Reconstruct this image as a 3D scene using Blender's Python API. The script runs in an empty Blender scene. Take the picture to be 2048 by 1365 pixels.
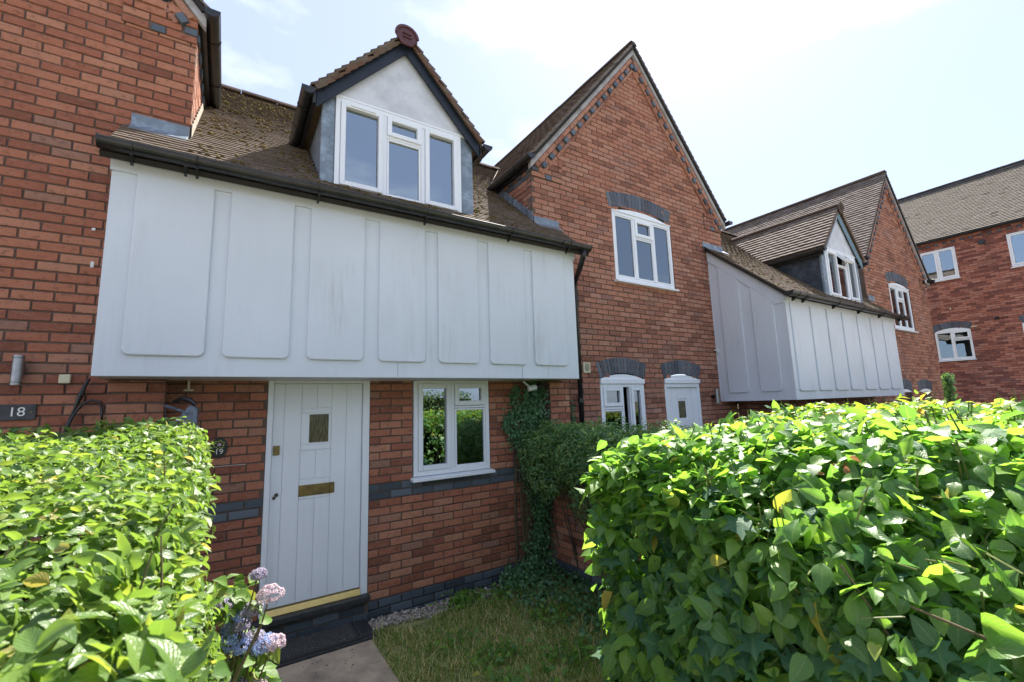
import bpy, math, random
import numpy as np
from mathutils import Vector, Matrix
random.seed(7)
rng = np.random.default_rng(11)
PI = math.pi
S = bpy.context.scene

# ------------------------------------------------------------------ camera
F_PX, YAW, PITCH, ROLL = 882.607, 0.57589, 0.142056, -0.031839
CAM = np.array([-1.41305, -4.46056, 1.92867])
_f = np.array([math.sin(YAW)*math.cos(PITCH), math.cos(YAW)*math.cos(PITCH), math.sin(PITCH)])
_r = np.array([math.cos(YAW), -math.sin(YAW), 0.0]); _u = np.cross(_r, _f)
_r2 = math.cos(ROLL)*_r + math.sin(ROLL)*_u; _u2 = -math.sin(ROLL)*_r + math.cos(ROLL)*_u
cd = bpy.data.cameras.new('camera'); cam = bpy.data.objects.new('camera', cd); S.collection.objects.link(cam)
cam.matrix_world = Matrix([[_r2[0], _u2[0], -_f[0], CAM[0]], [_r2[1], _u2[1], -_f[1], CAM[1]], [_r2[2], _u2[2], -_f[2], CAM[2]], [0, 0, 0, 1]])
cd.sensor_width = 36.0; cd.sensor_fit = 'HORIZONTAL'; cd.lens = F_PX/2048*36.0
cd.clip_start = 0.02; cd.clip_end = 3000
cd.dof.use_dof = True; cd.dof.focus_distance = 5.0; cd.dof.aperture_fstop = 5.6
S.camera = cam

# ------------------------------------------------------------------ sky and sun
SUN_AZ, SUN_EL = math.radians(60), math.radians(54)      # azimuth from +Y towards +X
sd = Vector((math.sin(SUN_AZ)*math.cos(SUN_EL), math.cos(SUN_AZ)*math.cos(SUN_EL), math.sin(SUN_EL)))
W = bpy.data.worlds.new('World'); S.world = W; W.use_nodes = True
nt = W.node_tree; nt.nodes.clear()
out = nt.nodes.new('ShaderNodeOutputWorld'); bg = nt.nodes.new('ShaderNodeBackground')
sky = nt.nodes.new('ShaderNodeTexSky'); sky.sky_type = 'NISHITA'; sky.sun_disc = False
sky.sun_elevation = SUN_EL; sky.sun_rotation = SUN_AZ; sky.air_density = 1.0; sky.dust_density = 1.0; sky.ozone_density = 1.4; sky.altitude = 60
tc = nt.nodes.new('ShaderNodeTexCoord'); mp = nt.nodes.new('ShaderNodeMapping'); mp.inputs['Scale'].default_value = (1.0, 1.0, 2.6)
nz = nt.nodes.new('ShaderNodeTexNoise'); nz.inputs['Scale'].default_value = 1.7; nz.inputs['Detail'].default_value = 7; nz.inputs['Roughness'].default_value = 0.55
cr = nt.nodes.new('ShaderNodeValToRGB'); cr.color_ramp.elements[0].position = 0.50; cr.color_ramp.elements[1].position = 0.70
cr.color_ramp.elements[0].color = (0, 0, 0, 1); cr.color_ramp.elements[1].color = (0.55, 0.55, 0.55, 1)
mx = nt.nodes.new('ShaderNodeMixRGB'); mx.inputs[2].default_value = (10.5, 10.7, 11.0, 1)
L = nt.links.new
L(tc.outputs['Generated'], mp.inputs[0]); L(mp.outputs[0], nz.inputs['Vector']); L(nz.outputs['Fac'], cr.inputs[0]); L(cr.outputs[0], mx.inputs[0])
hz = nt.nodes.new('ShaderNodeMixRGB'); hz.inputs[0].default_value = 0.63; hz.inputs[2].default_value = (4.3, 4.95, 6.9, 1)   # thin bright haze over the whole sky
L(sky.outputs[0], hz.inputs[1]); L(hz.outputs[0], mx.inputs[1]); L(mx.outputs[0], bg.inputs[0]); bg.inputs[1].default_value = 0.05
L(bg.outputs[0], out.inputs[0])
sl = bpy.data.lights.new('sun', 'SUN'); sl.energy = 3.8; sl.angle = math.radians(0.55); sl.color = (1.0, 0.94, 0.85)
so = bpy.data.objects.new('sun', sl); S.collection.objects.link(so)
so.rotation_mode = 'QUATERNION'; so.rotation_quaternion = sd.to_track_quat('Z', 'Y'); so.location = (10, 5, 30)
S.view_settings.view_transform = 'Standard'; S.view_settings.look = 'None'; S.view_settings.gamma = 1.0
S.view_settings.exposure = 2.05; S.view_settings.use_curve_mapping = False
S.render.engine = 'CYCLES'; S.cycles.max_bounces = 7; S.cycles.transparent_max_bounces = 10; S.cycles.diffuse_bounces = 5
S.cycles.transmission_bounces = 4; S.cycles.caustics_reflective = False; S.cycles.caustics_refractive = False
S.cycles.use_denoising = True; S.cycles.sample_clamp_indirect = 6

# ------------------------------------------------------------------ materials
def newmat(name):
    m = bpy.data.materials.new(name); m.use_nodes = True; t = m.node_tree; t.nodes.clear()
    o = t.nodes.new('ShaderNodeOutputMaterial'); return m, t, o
def nd(t, typ, **kw):
    n = t.nodes.new(typ)
    for k, v in kw.items():
        if k.startswith('_'): setattr(n, k[1:], v)
        else: n.inputs[k].default_value = v
    return n
def ramp(t, stops, interp='LINEAR'):
    n = t.nodes.new('ShaderNodeValToRGB'); e = n.color_ramp.elements; n.color_ramp.interpolation = interp
    e[0].position = stops[0][0]; e[0].color = (*stops[0][1], 1)
    e[1].position = stops[-1][0]; e[1].color = (*stops[-1][1], 1)
    for p, c in stops[1:-1]: x = e.new(p); x.color = (*c, 1)
    return n
def g3(v): return (v, v, v)
def pos(t): return nd(t, 'ShaderNodeNewGeometry').outputs['Position']
def objrand(t):
    a = nd(t, 'ShaderNodeObjectInfo'); b = nd(t, 'ShaderNodeNewGeometry'); s = nd(t, 'ShaderNodeMath', _operation='ADD'); f = nd(t, 'ShaderNodeMath', _operation='FRACT')
    t.links.new(a.outputs['Random'], s.inputs[0]); t.links.new(b.outputs['Random Per Island'], s.inputs[1]); t.links.new(s.outputs[0], f.inputs[0]); return f.outputs[0]
def noise(t, scale, detail=4, rough=0.55, vec=None, stretch=None):
    n = nd(t, 'ShaderNodeTexNoise', Scale=scale, Detail=detail, Roughness=rough)
    v = vec if vec is not None else pos(t)
    if stretch:
        m = nd(t, 'ShaderNodeMapping'); m.inputs['Scale'].default_value = stretch; t.links.new(v, m.inputs[0]); v = m.outputs[0]
    t.links.new(v, n.inputs['Vector']); return n.outputs['Fac']
def mix(t, a, b, fac, mode='MIX'):
    n = nd(t, 'ShaderNodeMixRGB', _blend_type=mode)
    for k, x in ((0, fac), (1, a), (2, b)):
        if isinstance(x, bpy.types.NodeSocket): t.links.new(x, n.inputs[k])
        elif isinstance(x, (tuple, list)): n.inputs[k].default_value = (*x, 1) if len(x) == 3 else x
        else: n.inputs[k].default_value = x
    return n.outputs[0]
def mrange(t, x, a, b, c=0.0, d=1.0):
    n = nd(t, 'ShaderNodeMapRange'); n.inputs[1].default_value = a; n.inputs[2].default_value = b; n.inputs[3].default_value = c; n.inputs[4].default_value = d
    t.links.new(x, n.inputs[0]); return n.outputs[0]
def bump(t, h, strength=0.3, dist=0.01):
    n = nd(t, 'ShaderNodeBump', Strength=strength, Distance=dist); t.links.new(h, n.inputs['Height']); return n.outputs[0]
def finish(m, t, o, col, rough=0.8, nrm=None, spec=0.5, metal=0.0, coat=0.0):
    p = nd(t, 'ShaderNodeBsdfPrincipled')
    for nm, x in (('Base Color', col), ('Roughness', rough)):
        if isinstance(x, bpy.types.NodeSocket): t.links.new(x, p.inputs[nm])
        elif isinstance(x, tuple): p.inputs[nm].default_value = (*x, 1)
        else: p.inputs[nm].default_value = x
    p.inputs['Specular IOR Level'].default_value = spec; p.inputs['Metallic'].default_value = metal; p.inputs['Coat Weight'].default_value = coat
    if nrm is not None: t.links.new(nrm, p.inputs['Normal'])
    t.links.new(p.outputs[0], o.inputs[0]); return m

def m_brick(name, stops, dirt=0.35):
    m, t, o = newmat(name); r = objrand(t); c = ramp(t, stops); t.links.new(r, c.inputs[0])
    big = noise(t, 1.1, 6, 0.62); big2 = noise(t, 0.7, 6, 0.7, None, (1, 1, 2.2)); med = noise(t, 22, 6, 0.7); fine = noise(t, 150, 4, 0.7); grit = noise(t, 420, 2, 0.6); streak = noise(t, 13, 5, 0.65, None, (1, 1, 3.5))
    col = mix(t, c.outputs[0], (0.07, 0.038, 0.033), mrange(t, med, 0.52, 0.76, 0, 0.8))
    col = mix(t, col, (0.50, 0.29, 0.22), mrange(t, streak, 0.52, 0.76, 0, 0.5))
    col = mix(t, col, (0.075, 0.05, 0.045), mrange(t, big, 0.5, 0.75, 0, dirt))
    col = mix(t, col, (0.46, 0.33, 0.29), mrange(t, big2, 0.56, 0.74, 0, 0.32))
    col = mix(t, col, (0.58, 0.46, 0.40), mrange(t, fine, 0.60, 0.74, 0, 0.45))
    col = mix(t, col, (0.06, 0.03, 0.027), mrange(t, fine, 0.43, 0.30, 0, 0.6))
    h = nd(t, 'ShaderNodeMath', _operation='ADD'); t.links.new(fine, h.inputs[0]); t.links.new(grit, h.inputs[1]); h2 = nd(t, 'ShaderNodeMath', _operation='ADD'); t.links.new(h.outputs[0], h2.inputs[0]); t.links.new(med, h2.inputs[1])
    return finish(m, t, o, col, 0.92, bump(t, h2.outputs[0], 0.9, 0.006), 0.2)
RED = m_brick('red_brick', [(0.0, (0.253, 0.097, 0.061)), (0.15, (0.391, 0.145, 0.088)), (0.45, (0.466, 0.179, 0.105)), (0.7, (0.519, 0.215, 0.129)), (0.88, (0.553, 0.259, 0.160)), (1.0, (0.358, 0.192, 0.135))])
RED2 = m_brick('weathered_red_brick', [(0.0, (0.253, 0.112, 0.078)), (0.3, (0.414, 0.178, 0.118)), (0.6, (0.474, 0.219, 0.144)), (0.85, (0.501, 0.261, 0.179)), (1.0, (0.331, 0.166, 0.127))], 0.25)
RED3 = m_brick('dark_red_brick', [(0.0, (0.175, 0.059, 0.049)), (0.3, (0.315, 0.102, 0.071)), (0.6, (0.472, 0.168, 0.107)), (1.0, (0.525, 0.233, 0.163))], 0.5)
def m_blue():
    m, t, o = newmat('blue_brick'); r = objrand(t); c = ramp(t, [(0, (0.045, 0.056, 0.072)), (0.5, (0.07, 0.09, 0.115)), (1, (0.11, 0.135, 0.165))]); t.links.new(r, c.inputs[0])
    fine = noise(t, 60, 4); col = mix(t, c.outputs[0], (0.16, 0.14, 0.13), mrange(t, fine, 0.55, 0.8, 0, 0.5))
    return finish(m, t, o, col, 0.55, bump(t, fine, 0.25, 0.003), 0.5)
BLUE = m_blue()
def m_simple(name, col, rough=0.7, var=0.15, scale=6, bs=0.2, spec=0.4, metal=0.0, dark=None, fine=90, stretch=None, coat=0.0):
    m, t, o = newmat(name); n = noise(t, scale, 5, 0.6, None, stretch); f = noise(t, fine, 3)
    dk = dark or tuple(x*(1-var*2.5) for x in col)
    c = mix(t, col, dk, mrange(t, n, 0.4, 0.75, 0, 1.0 if dark else 0.7)); c = mix(t, c, tuple(min(1, x*1.25) for x in col), mrange(t, f, 0.5, 0.8, 0, var))
    return finish(m, t, o, c, rough, bump(t, f, bs, 0.002), spec, metal, coat)
MORTAR = m_simple('mortar', (0.155, 0.115, 0.095), 0.95, 0.2, 3, 0.5, 0.1)
MORTAR_PALE = m_simple('pale_mortar', (0.42, 0.36, 0.30), 0.95, 0.2, 8, 0.5, 0.1)
def m_white(name, col=(0.74, 0.755, 0.77), grime=0.5, gs=2.2):
    m, t, o = newmat(name); n = noise(t, gs, 5, 0.6, None, (1, 1, 0.6)); f = noise(t, 120, 3); s = noise(t, 26, 3, 0.6, None, (1, 1, 0.07)); b = noise(t, 0.9, 4); sp = noise(t, 75, 4, 0.7)
    k = nd(t, 'ShaderNodeMath', _operation='MULTIPLY'); t.links.new(mrange(t, n, 0.46, 0.70), k.inputs[0]); t.links.new(mrange(t, s, 0.40, 0.72), k.inputs[1])
    k2 = nd(t, 'ShaderNodeMath', _operation='MULTIPLY'); t.links.new(k.outputs[0], k2.inputs[0]); k2.inputs[1].default_value = grime*0.75
    c = mix(t, col, (0.36, 0.35, 0.33), k2.outputs[0]); c = mix(t, c, (0.40, 0.40, 0.38), mrange(t, sp, 0.64, 0.78, 0, grime*0.5))
    c = mix(t, c, tuple(x*0.93 for x in col), mrange(t, b, 0.4, 0.7))
    return finish(m, t, o, c, 0.5, bump(t, f, 0.12, 0.002), 0.4)
PANELM = m_white('painted_panel', (0.655, 0.695, 0.75), 0.85)
PANELS = m_white('painted_side_panel', (0.64, 0.665, 0.72), 0.5)
WHITE = m_white('white_paint', (0.82, 0.85, 0.89), 0.3, 5)
UPVC = m_simple('white_upvc', (0.82, 0.82, 0.82), 0.35, 0.05, 3, 0.05, 0.5)
RENDERW = m_simple('weathered_render', (0.64, 0.66, 0.70), 0.8, 0.2, 4.5, 0.3, 0.3, 0, (0.44, 0.46, 0.50), 45)
BLACK = m_simple('black_plastic', (0.012, 0.013, 0.015), 0.32, 0.2, 8, 0.1, 0.5, 0, (0.035, 0.032, 0.03), 60)
BARGE = m_simple('dark_blue_bargeboard', (0.013, 0.02, 0.032), 0.5, 0.2, 10, 0.15)
PALEBARGE = m_simple('pale_blue_bargeboard', (0.22, 0.33, 0.42), 0.5, 0.15, 10, 0.1)
def m_lead(name, col):
    m, t, o = newmat(name); n = noise(t, 9, 6, 0.7); s = noise(t, 30, 5, 0.7)
    c = mix(t, col, tuple(min(1, x*1.9+0.03) for x in col), mrange(t, n, 0.45, 0.7, 0, 0.9)); c = mix(t, c, tuple(x*0.55 for x in col), mrange(t, s, 0.55, 0.75, 0, 0.7))
    return finish(m, t, o, c, 0.5, bump(t, s, 0.2, 0.004), 0.5, 0.25)
LEAD = m_lead('lead_sheet', (0.17, 0.21, 0.25)); LEADD = m_lead('dark_lead_sheet', (0.035, 0.045, 0.06))
def m_tile(name, stops, moss=0.5):
    m, t, o = newmat(name); r = objrand(t); c = ramp(t, stops); t.links.new(r, c.inputs[0])
    n = noise(t, 14, 6, 0.7); n2 = noise(t, 3.2, 5, 0.65); f = noise(t, 120, 3)
    col = mix(t, c.outputs[0], (0.04, 0.032, 0.025), mrange(t, n, 0.55, 0.75, 0, 0.7)); col = mix(t, col, (0.30, 0.27, 0.22), mrange(t, f, 0.42, 0.28, 0, 0.5))
    k = nd(t, 'ShaderNodeMath', _operation='MULTIPLY'); t.links.new(mrange(t, n2, 0.48, 0.62), k.inputs[0]); t.links.new(mrange(t, f, 0.40, 0.6, 0, moss), k.inputs[1])
    col = mix(t, col, (0.075, 0.062, 0.02), k.outputs[0])
    h = nd(t, 'ShaderNodeMath', _operation='ADD'); t.links.new(n, h.inputs[0]); t.links.new(f, h.inputs[1])
    return finish(m, t, o, col, 0.9, bump(t, h.outputs[0], 0.7, 0.006), 0.2)
TILE = m_tile('mossy_roof_tile', [(0, (0.12, 0.088, 0.068)), (0.5, (0.145, 0.11, 0.086)), (1, (0.18, 0.14, 0.11))], 0.9)
TILE2 = m_tile('brown_roof_tile', [(0, (0.145, 0.112, 0.095)), (0.5, (0.174, 0.141, 0.123)), (0.94, (0.204, 0.170, 0.149)), (1, (0.068, 0.051, 0.046))], 0.45)
TILE3 = m_tile('grey_brown_roof_tile', [(0, (0.056, 0.045, 0.037)), (0.05, (0.167, 0.145, 0.118)), (0.5, (0.186, 0.160, 0.130)), (1, (0.205, 0.176, 0.150))], 0.15)
TILE4 = m_tile('verge_roof_tile', [(0, (0.12, 0.062, 0.042)), (0.5, (0.17, 0.088, 0.06)), (1, (0.13, 0.10, 0.075))], 0.5)
RIDGE = m_tile('ridge_tile', [(0, (0.085, 0.06, 0.05)), (1, (0.14, 0.10, 0.08))], 0.4)
RIDGEG = m_tile('grey_ridge_tile', [(0, (0.06, 0.062, 0.065)), (1, (0.09, 0.09, 0.09))], 0.1)
MAROON = m_simple('maroon_plastic', (0.095, 0.03, 0.032), 0.45, 0.15, 12, 0.05)
UNDER = m_simple('roof_underlay', (0.03, 0.026, 0.022), 0.95)
MOSS = m_simple('moss', (0.13, 0.095, 0.035), 0.95, 0.25, 9, 0.8, 0.05, 0, (0.045, 0.04, 0.014), 60)
UNDERCLOAK = m_simple('grey_undercloak', (0.42, 0.41, 0.41), 0.9, 0.2, 7, 0.4, 0.15, 0, (0.24, 0.22, 0.21), 60)
WOOD = m_simple('weathered_wood', (0.11, 0.09, 0.07), 0.85, 0.2, 14, 0.5, 0.2, 0, None, 60, (6, 6, 0.6))
TIMBER = m_simple('bare_eaves_timber', (0.17, 0.11, 0.06), 0.8, 0.2, 14, 0.3)
BRASS = m_simple('brass', (0.23, 0.18, 0.075), 0.4, 0.2, 20, 0.1, 0.5, 0.85, (0.10, 0.08, 0.04))
GOLD = m_simple('gold_threshold', (0.62, 0.45, 0.17), 0.35, 0.1, 20, 0.05, 0.5, 0.8)
STEEL = m_simple('brushed_steel', (0.36, 0.36, 0.37), 0.33, 0.15, 30, 0.05, 0.5, 0.9)
SLATE = m_simple('black_slate', (0.022, 0.024, 0.027), 0.5, 0.3, 25, 0.4, 0.5, 0, (0.06, 0.062, 0.065))
RUBBER = m_simple('black_rubber', (0.04, 0.04, 0.042), 0.75, 0.3, 20, 0.6, 0.3, 0, (0.05, 0.047, 0.042))
CONCRETE = m_simple('weathered_concrete', (0.50, 0.39, 0.28), 0.9, 0.25, 3.5, 0.6, 0.2, 0, (0.20, 0.16, 0.12), 160)
CREAM = m_simple('cream_plastic', (0.62, 0.58, 0.40), 0.45, 0.05)
FADED = m_simple('faded_grey_metal', (0.17, 0.20, 0.24), 0.6, 0.3, 22, 0.3, 0.4, 0.2, (0.035, 0.04, 0.045))
INTERIOR = m_simple('room_interior', (0.15, 0.145, 0.14), 0.9, 0.1); INTDARK = m_simple('dark_room_interior', (0.04, 0.042, 0.045), 0.9, 0.1)
BLIND = m_simple('roller_blind', (0.78, 0.81, 0.85), 0.8, 0.05)
CURTAIN = m_simple('grey_blue_curtain', (0.34, 0.40, 0.46), 0.9, 0.1)
PAPER = m_simple('off_white_lettering', (0.75, 0.75, 0.72), 0.6, 0.03)
def m_lace():
    m, t, o = newmat('lace_curtain'); n = noise(t, 34, 4, 0.7); s = noise(t, 9, 3, 0.5, None, (1, 6, 0.2))
    c = mix(t, (0.36, 0.30, 0.29), (0.10, 0.08, 0.08), mrange(t, n, 0.42, 0.6)); c = mix(t, c, (0.46, 0.40, 0.38), mrange(t, s, 0.5, 0.7, 0, 0.6)); return finish(m, t, o, c, 0.9)
LACE = m_lace()
def m_glass(name, tint, f0=0.30):
    m, t, o = newmat(name); tr = nd(t, 'ShaderNodeBsdfTransparent'); tr.inputs[0].default_value = (*tint, 1)
    gl = nd(t, 'ShaderNodeBsdfGlossy', Roughness=0.004); gl.inputs[0].default_value = (0.80, 0.93, 1, 1)
    fr = nd(t, 'ShaderNodeFresnel', IOR=1.0); fr.inputs['IOR'].default_value = (1+f0**.5)/(1-f0**.5)
    w = noise(t, 1.4, 2); b = bump(t, w, 0.035, 0.05); t.links.new(b, gl.inputs['Normal'])
    s = nd(t, 'ShaderNodeMixShader'); t.links.new(fr.outputs[0], s.inputs[0]); t.links.new(tr.outputs[0], s.inputs[1]); t.links.new(gl.outputs[0], s.inputs[2]); t.links.new(s.outputs[0], o.inputs[0]); return m
GLASS = m_glass('window_glass', (0.62, 0.70, 0.74), 0.20)
GLASSR = m_glass('reflective_window_glass', (0.35, 0.45, 0.50), 0.36)
def m_obscure():
    m, t, o = newmat('textured_door_glass'); v = pos(t); n = noise(t, 60, 3, 0.6, v, (3, 3, 0.25)); c = ramp(t, [(0.3, (0.02, 0.018, 0.008)), (0.5, (0.09, 0.075, 0.028)), (0.7, (0.20, 0.18, 0.11))]); t.links.new(n, c.inputs[0])
    return finish(m, t, o, c.outputs[0], 0.12, bump(t, n, 0.9, 0.01), 0.6)
OBSC = m_obscure()
def m_leaf(name, stops, trans=0.45, rough=0.38, veins=7.0, vein_amt=0.35, spec=0.5):
    m, t, o = newmat(name); r = objrand(t); c = ramp(t, stops); t.links.new(r, c.inputs[0])
    uv = nd(t, 'ShaderNodeUVMap', _uv_map='UVMap'); sx = nd(t, 'ShaderNodeSeparateXYZ'); t.links.new(uv.outputs[0], sx.inputs[0])
    ab = nd(t, 'ShaderNodeMath', _operation='ABSOLUTE'); t.links.new(sx.outputs[0], ab.inputs[0])
    q = nd(t, 'ShaderNodeMath', _operation='MULTIPLY'); t.links.new(ab.outputs[0], q.inputs[0]); q.inputs[1].default_value = -0.45
    a = nd(t, 'ShaderNodeMath', _operation='ADD'); t.links.new(sx.outputs[1], a.inputs[0]); t.links.new(q.outputs[0], a.inputs[1])
    s = nd(t, 'ShaderNodeMath', _operation='MULTIPLY'); t.links.new(a.outputs[0], s.inputs[0]); s.inputs[1].default_value = veins
    f = nd(t, 'ShaderNodeMath', _operation='PINGPONG'); t.links.new(s.outputs[0], f.inputs[0]); f.inputs[1].default_value = 0.5
    side = mrange(t, f.outputs[0], 0.10, 0.0); mid = mrange(t, ab.outputs[0], 0.10, 0.03)
    mxv = nd(t, 'ShaderNodeMath', _operation='MAXIMUM'); t.links.new(side, mxv.inputs[0]); t.links.new(mid, mxv.inputs[1])
    k = nd(t, 'ShaderNodeMath', _operation='MULTIPLY'); t.links.new(mxv.outputs[0], k.inputs[0]); k.inputs[1].default_value = vein_amt
    n = noise(t, 45, 3); col = mix(t, c.outputs[0], (0.25, 0.34, 0.12), k.outputs[0]); col = mix(t, col, (0.10, 0.09, 0.02), mrange(t, n, 0.62, 0.8, 0, 0.5))
    p = nd(t, 'ShaderNodeBsdfPrincipled', Roughness=rough); t.links.new(col, p.inputs['Base Color']); p.inputs['Specular IOR Level'].default_value = spec
    nf = noise(t, 260, 3); ha = nd(t, 'ShaderNodeMath', _operation='ADD'); t.links.new(f.outputs[0], ha.inputs[0]); t.links.new(nf, ha.inputs[1]); bb = bump(t, ha.outputs[0], 0.28, 0.003); t.links.new(bb, p.inputs['Normal'])
    tl = nd(t, 'ShaderNodeBsdfTranslucent'); tcol = mix(t, col, (1.0, 0.97, 0.48), 1.0, 'MULTIPLY'); hs = nd(t, 'ShaderNodeHueSaturation', Saturation=1.0, Value=2.35); t.links.new(tcol, hs.inputs['Color']); t.links.new(hs.outputs[0], tl.inputs[0])
    ms = nd(t, 'ShaderNodeMixShader', Fac=trans); t.links.new(p.outputs[0], ms.inputs[1]); t.links.new(tl.outputs[0], ms.inputs[2]); t.links.new(ms.outputs[0], o.inputs[0]); return m
LEAF_L = m_leaf('left_hedge_leaf', [(0, (0.062, 0.125, 0.032)), (0.4, (0.101, 0.180, 0.042)), (0.85, (0.151, 0.235, 0.055)), (0.982, (0.213, 0.270, 0.060)), (1, (0.403, 0.300, 0.140))], 0.38, 0.34, 6, 0.15, 0.5)
LEAF_D = m_leaf('dogwood_leaf', [(0, (0.073, 0.173, 0.045)), (0.5, (0.121, 0.257, 0.049)), (0.985, (0.199, 0.349, 0.056)), (1, (0.532, 0.372, 0.081))], 0.5, 0.40, 7, 0.55, 0.6)
LEAF_M = m_leaf('maple_leaf', [(0, (0.039, 0.109, 0.060)), (1, (0.076, 0.185, 0.064))], 0.32, 0.6, 9, 0.15, 0.3)
LEAF_P = m_leaf('privet_leaf', [(0, (0.076, 0.160, 0.075)), (0.7, (0.140, 0.268, 0.092)), (1, (0.314, 0.402, 0.124))], 0.3, 0.4, 5, 0.05)
LEAF_Y = m_leaf('yellow_green_leaf', [(0, (0.124, 0.217, 0.031)), (0.7, (0.217, 0.295, 0.046)), (0.93, (0.372, 0.326, 0.078)), (1, (0.465, 0.202, 0.093))], 0.45, 0.4, 5, 0.1)
LEAF_I = m_leaf('ivy_leaf', [(0, (0.039, 0.112, 0.052)), (1, (0.096, 0.226, 0.082))], 0.2, 0.35, 5, 0.2)
LEAF_H = m_leaf('hydrangea_leaf', [(0, (0.078, 0.155, 0.031)), (0.7, (0.124, 0.217, 0.039)), (1, (0.310, 0.310, 0.062))], 0.4, 0.45, 7, 0.25)
GRASS = m_leaf('grass_blade', [(0, (0.12, 0.21, 0.05)), (0.45, (0.19, 0.29, 0.075)), (0.66, (0.36, 0.36, 0.14)), (0.88, (0.60, 0.50, 0.26)), (1, (0.70, 0.60, 0.36))], 0.3, 0.6, 1, 0.0, 0.2)
TREEL = m_leaf('tree_leaf', [(0, (0.031, 0.078, 0.022)), (0.6, (0.070, 0.139, 0.031)), (1, (0.155, 0.217, 0.046))], 0.35, 0.5, 1, 0.0)
STEM = m_simple('green_brown_stem', (0.13, 0.10, 0.05), 0.8, 0.2, 20, 0.3); STEMG = m_simple('green_shoot', (0.12, 0.15, 0.035), 0.6, 0.2, 20, 0.2)
TWIG_SHADE = m_simple('twigs_and_inner_shade', (0.022, 0.028, 0.012), 0.95, 0.3, 20, 0.8, 0.05)  # near-black: inner shade of the hedges put into the twig colour
def m_petal(name, stops):
    m, t, o = newmat(name); r = objrand(t); c = ramp(t, stops); t.links.new(r, c.inputs[0])
    p = nd(t, 'ShaderNodeBsdfPrincipled', Roughness=0.6); t.links.new(c.outputs[0], p.inputs[0]); tl = nd(t, 'ShaderNodeBsdfTranslucent'); t.links.new(c.outputs[0], tl.inputs[0])
    ms = nd(t, 'ShaderNodeMixShader', Fac=0.35); t.links.new(p.outputs[0], ms.inputs[1]); t.links.new(tl.outputs[0], ms.inputs[2]); t.links.new(ms.outputs[0], o.inputs[0]); return m
PET_B = m_petal('blue_petal', [(0, (0.17, 0.28, 0.55)), (0.6, (0.34, 0.44, 0.70)), (1, (0.50, 0.47, 0.66))])
PET_P = m_petal('pink_petal', [(0, (0.56, 0.42, 0.48)), (0.6, (0.70, 0.58, 0.62)), (1, (0.42, 0.38, 0.50))])
PET_L = m_petal('lilac_petal', [(0, (0.27, 0.25, 0.40)), (0.6, (0.42, 0.39, 0.54)), (1, (0.46, 0.36, 0.34))])
PET_O = m_petal('orange_leaf', [(0, (0.36, 0.11, 0.04)), (1, (0.46, 0.24, 0.12))])
def m_ground():
    m, t, o = newmat('garden_soil'); n = noise(t, 3, 6, 0.65); f = noise(t, 60, 4, 0.7)
    c = mix(t, (0.075, 0.065, 0.035), (0.16, 0.13, 0.08), mrange(t, n, 0.4, 0.65)); c = mix(t, c, (0.05, 0.07, 0.02), mrange(t, f, 0.5, 0.7)); return finish(m, t, o, c, 0.95, bump(t, f, 0.8, 0.02), 0.1)
SOIL = m_ground()
def m_stone():
    m, t, o = newmat('pale_gravel'); r = objrand(t); c = ramp(t, [(0, (0.15, 0.12, 0.10)), (0.5, (0.36, 0.31, 0.26)), (0.8, (0.5, 0.47, 0.43)), (1, (0.25, 0.17, 0.13))]); t.links.new(r, c.inputs[0])
    f = noise(t, 80, 3); return finish(m, t, o, c.outputs[0], 0.8, bump(t, f, 0.5, 0.004), 0.3)
GRAVEL = m_stone()
THATCH = m_simple('dry_lawn_thatch', (0.32, 0.29, 0.15), 0.95, 0.3, 5, 0.8, 0.1, 0, (0.13, 0.14, 0.06), 90)

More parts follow.
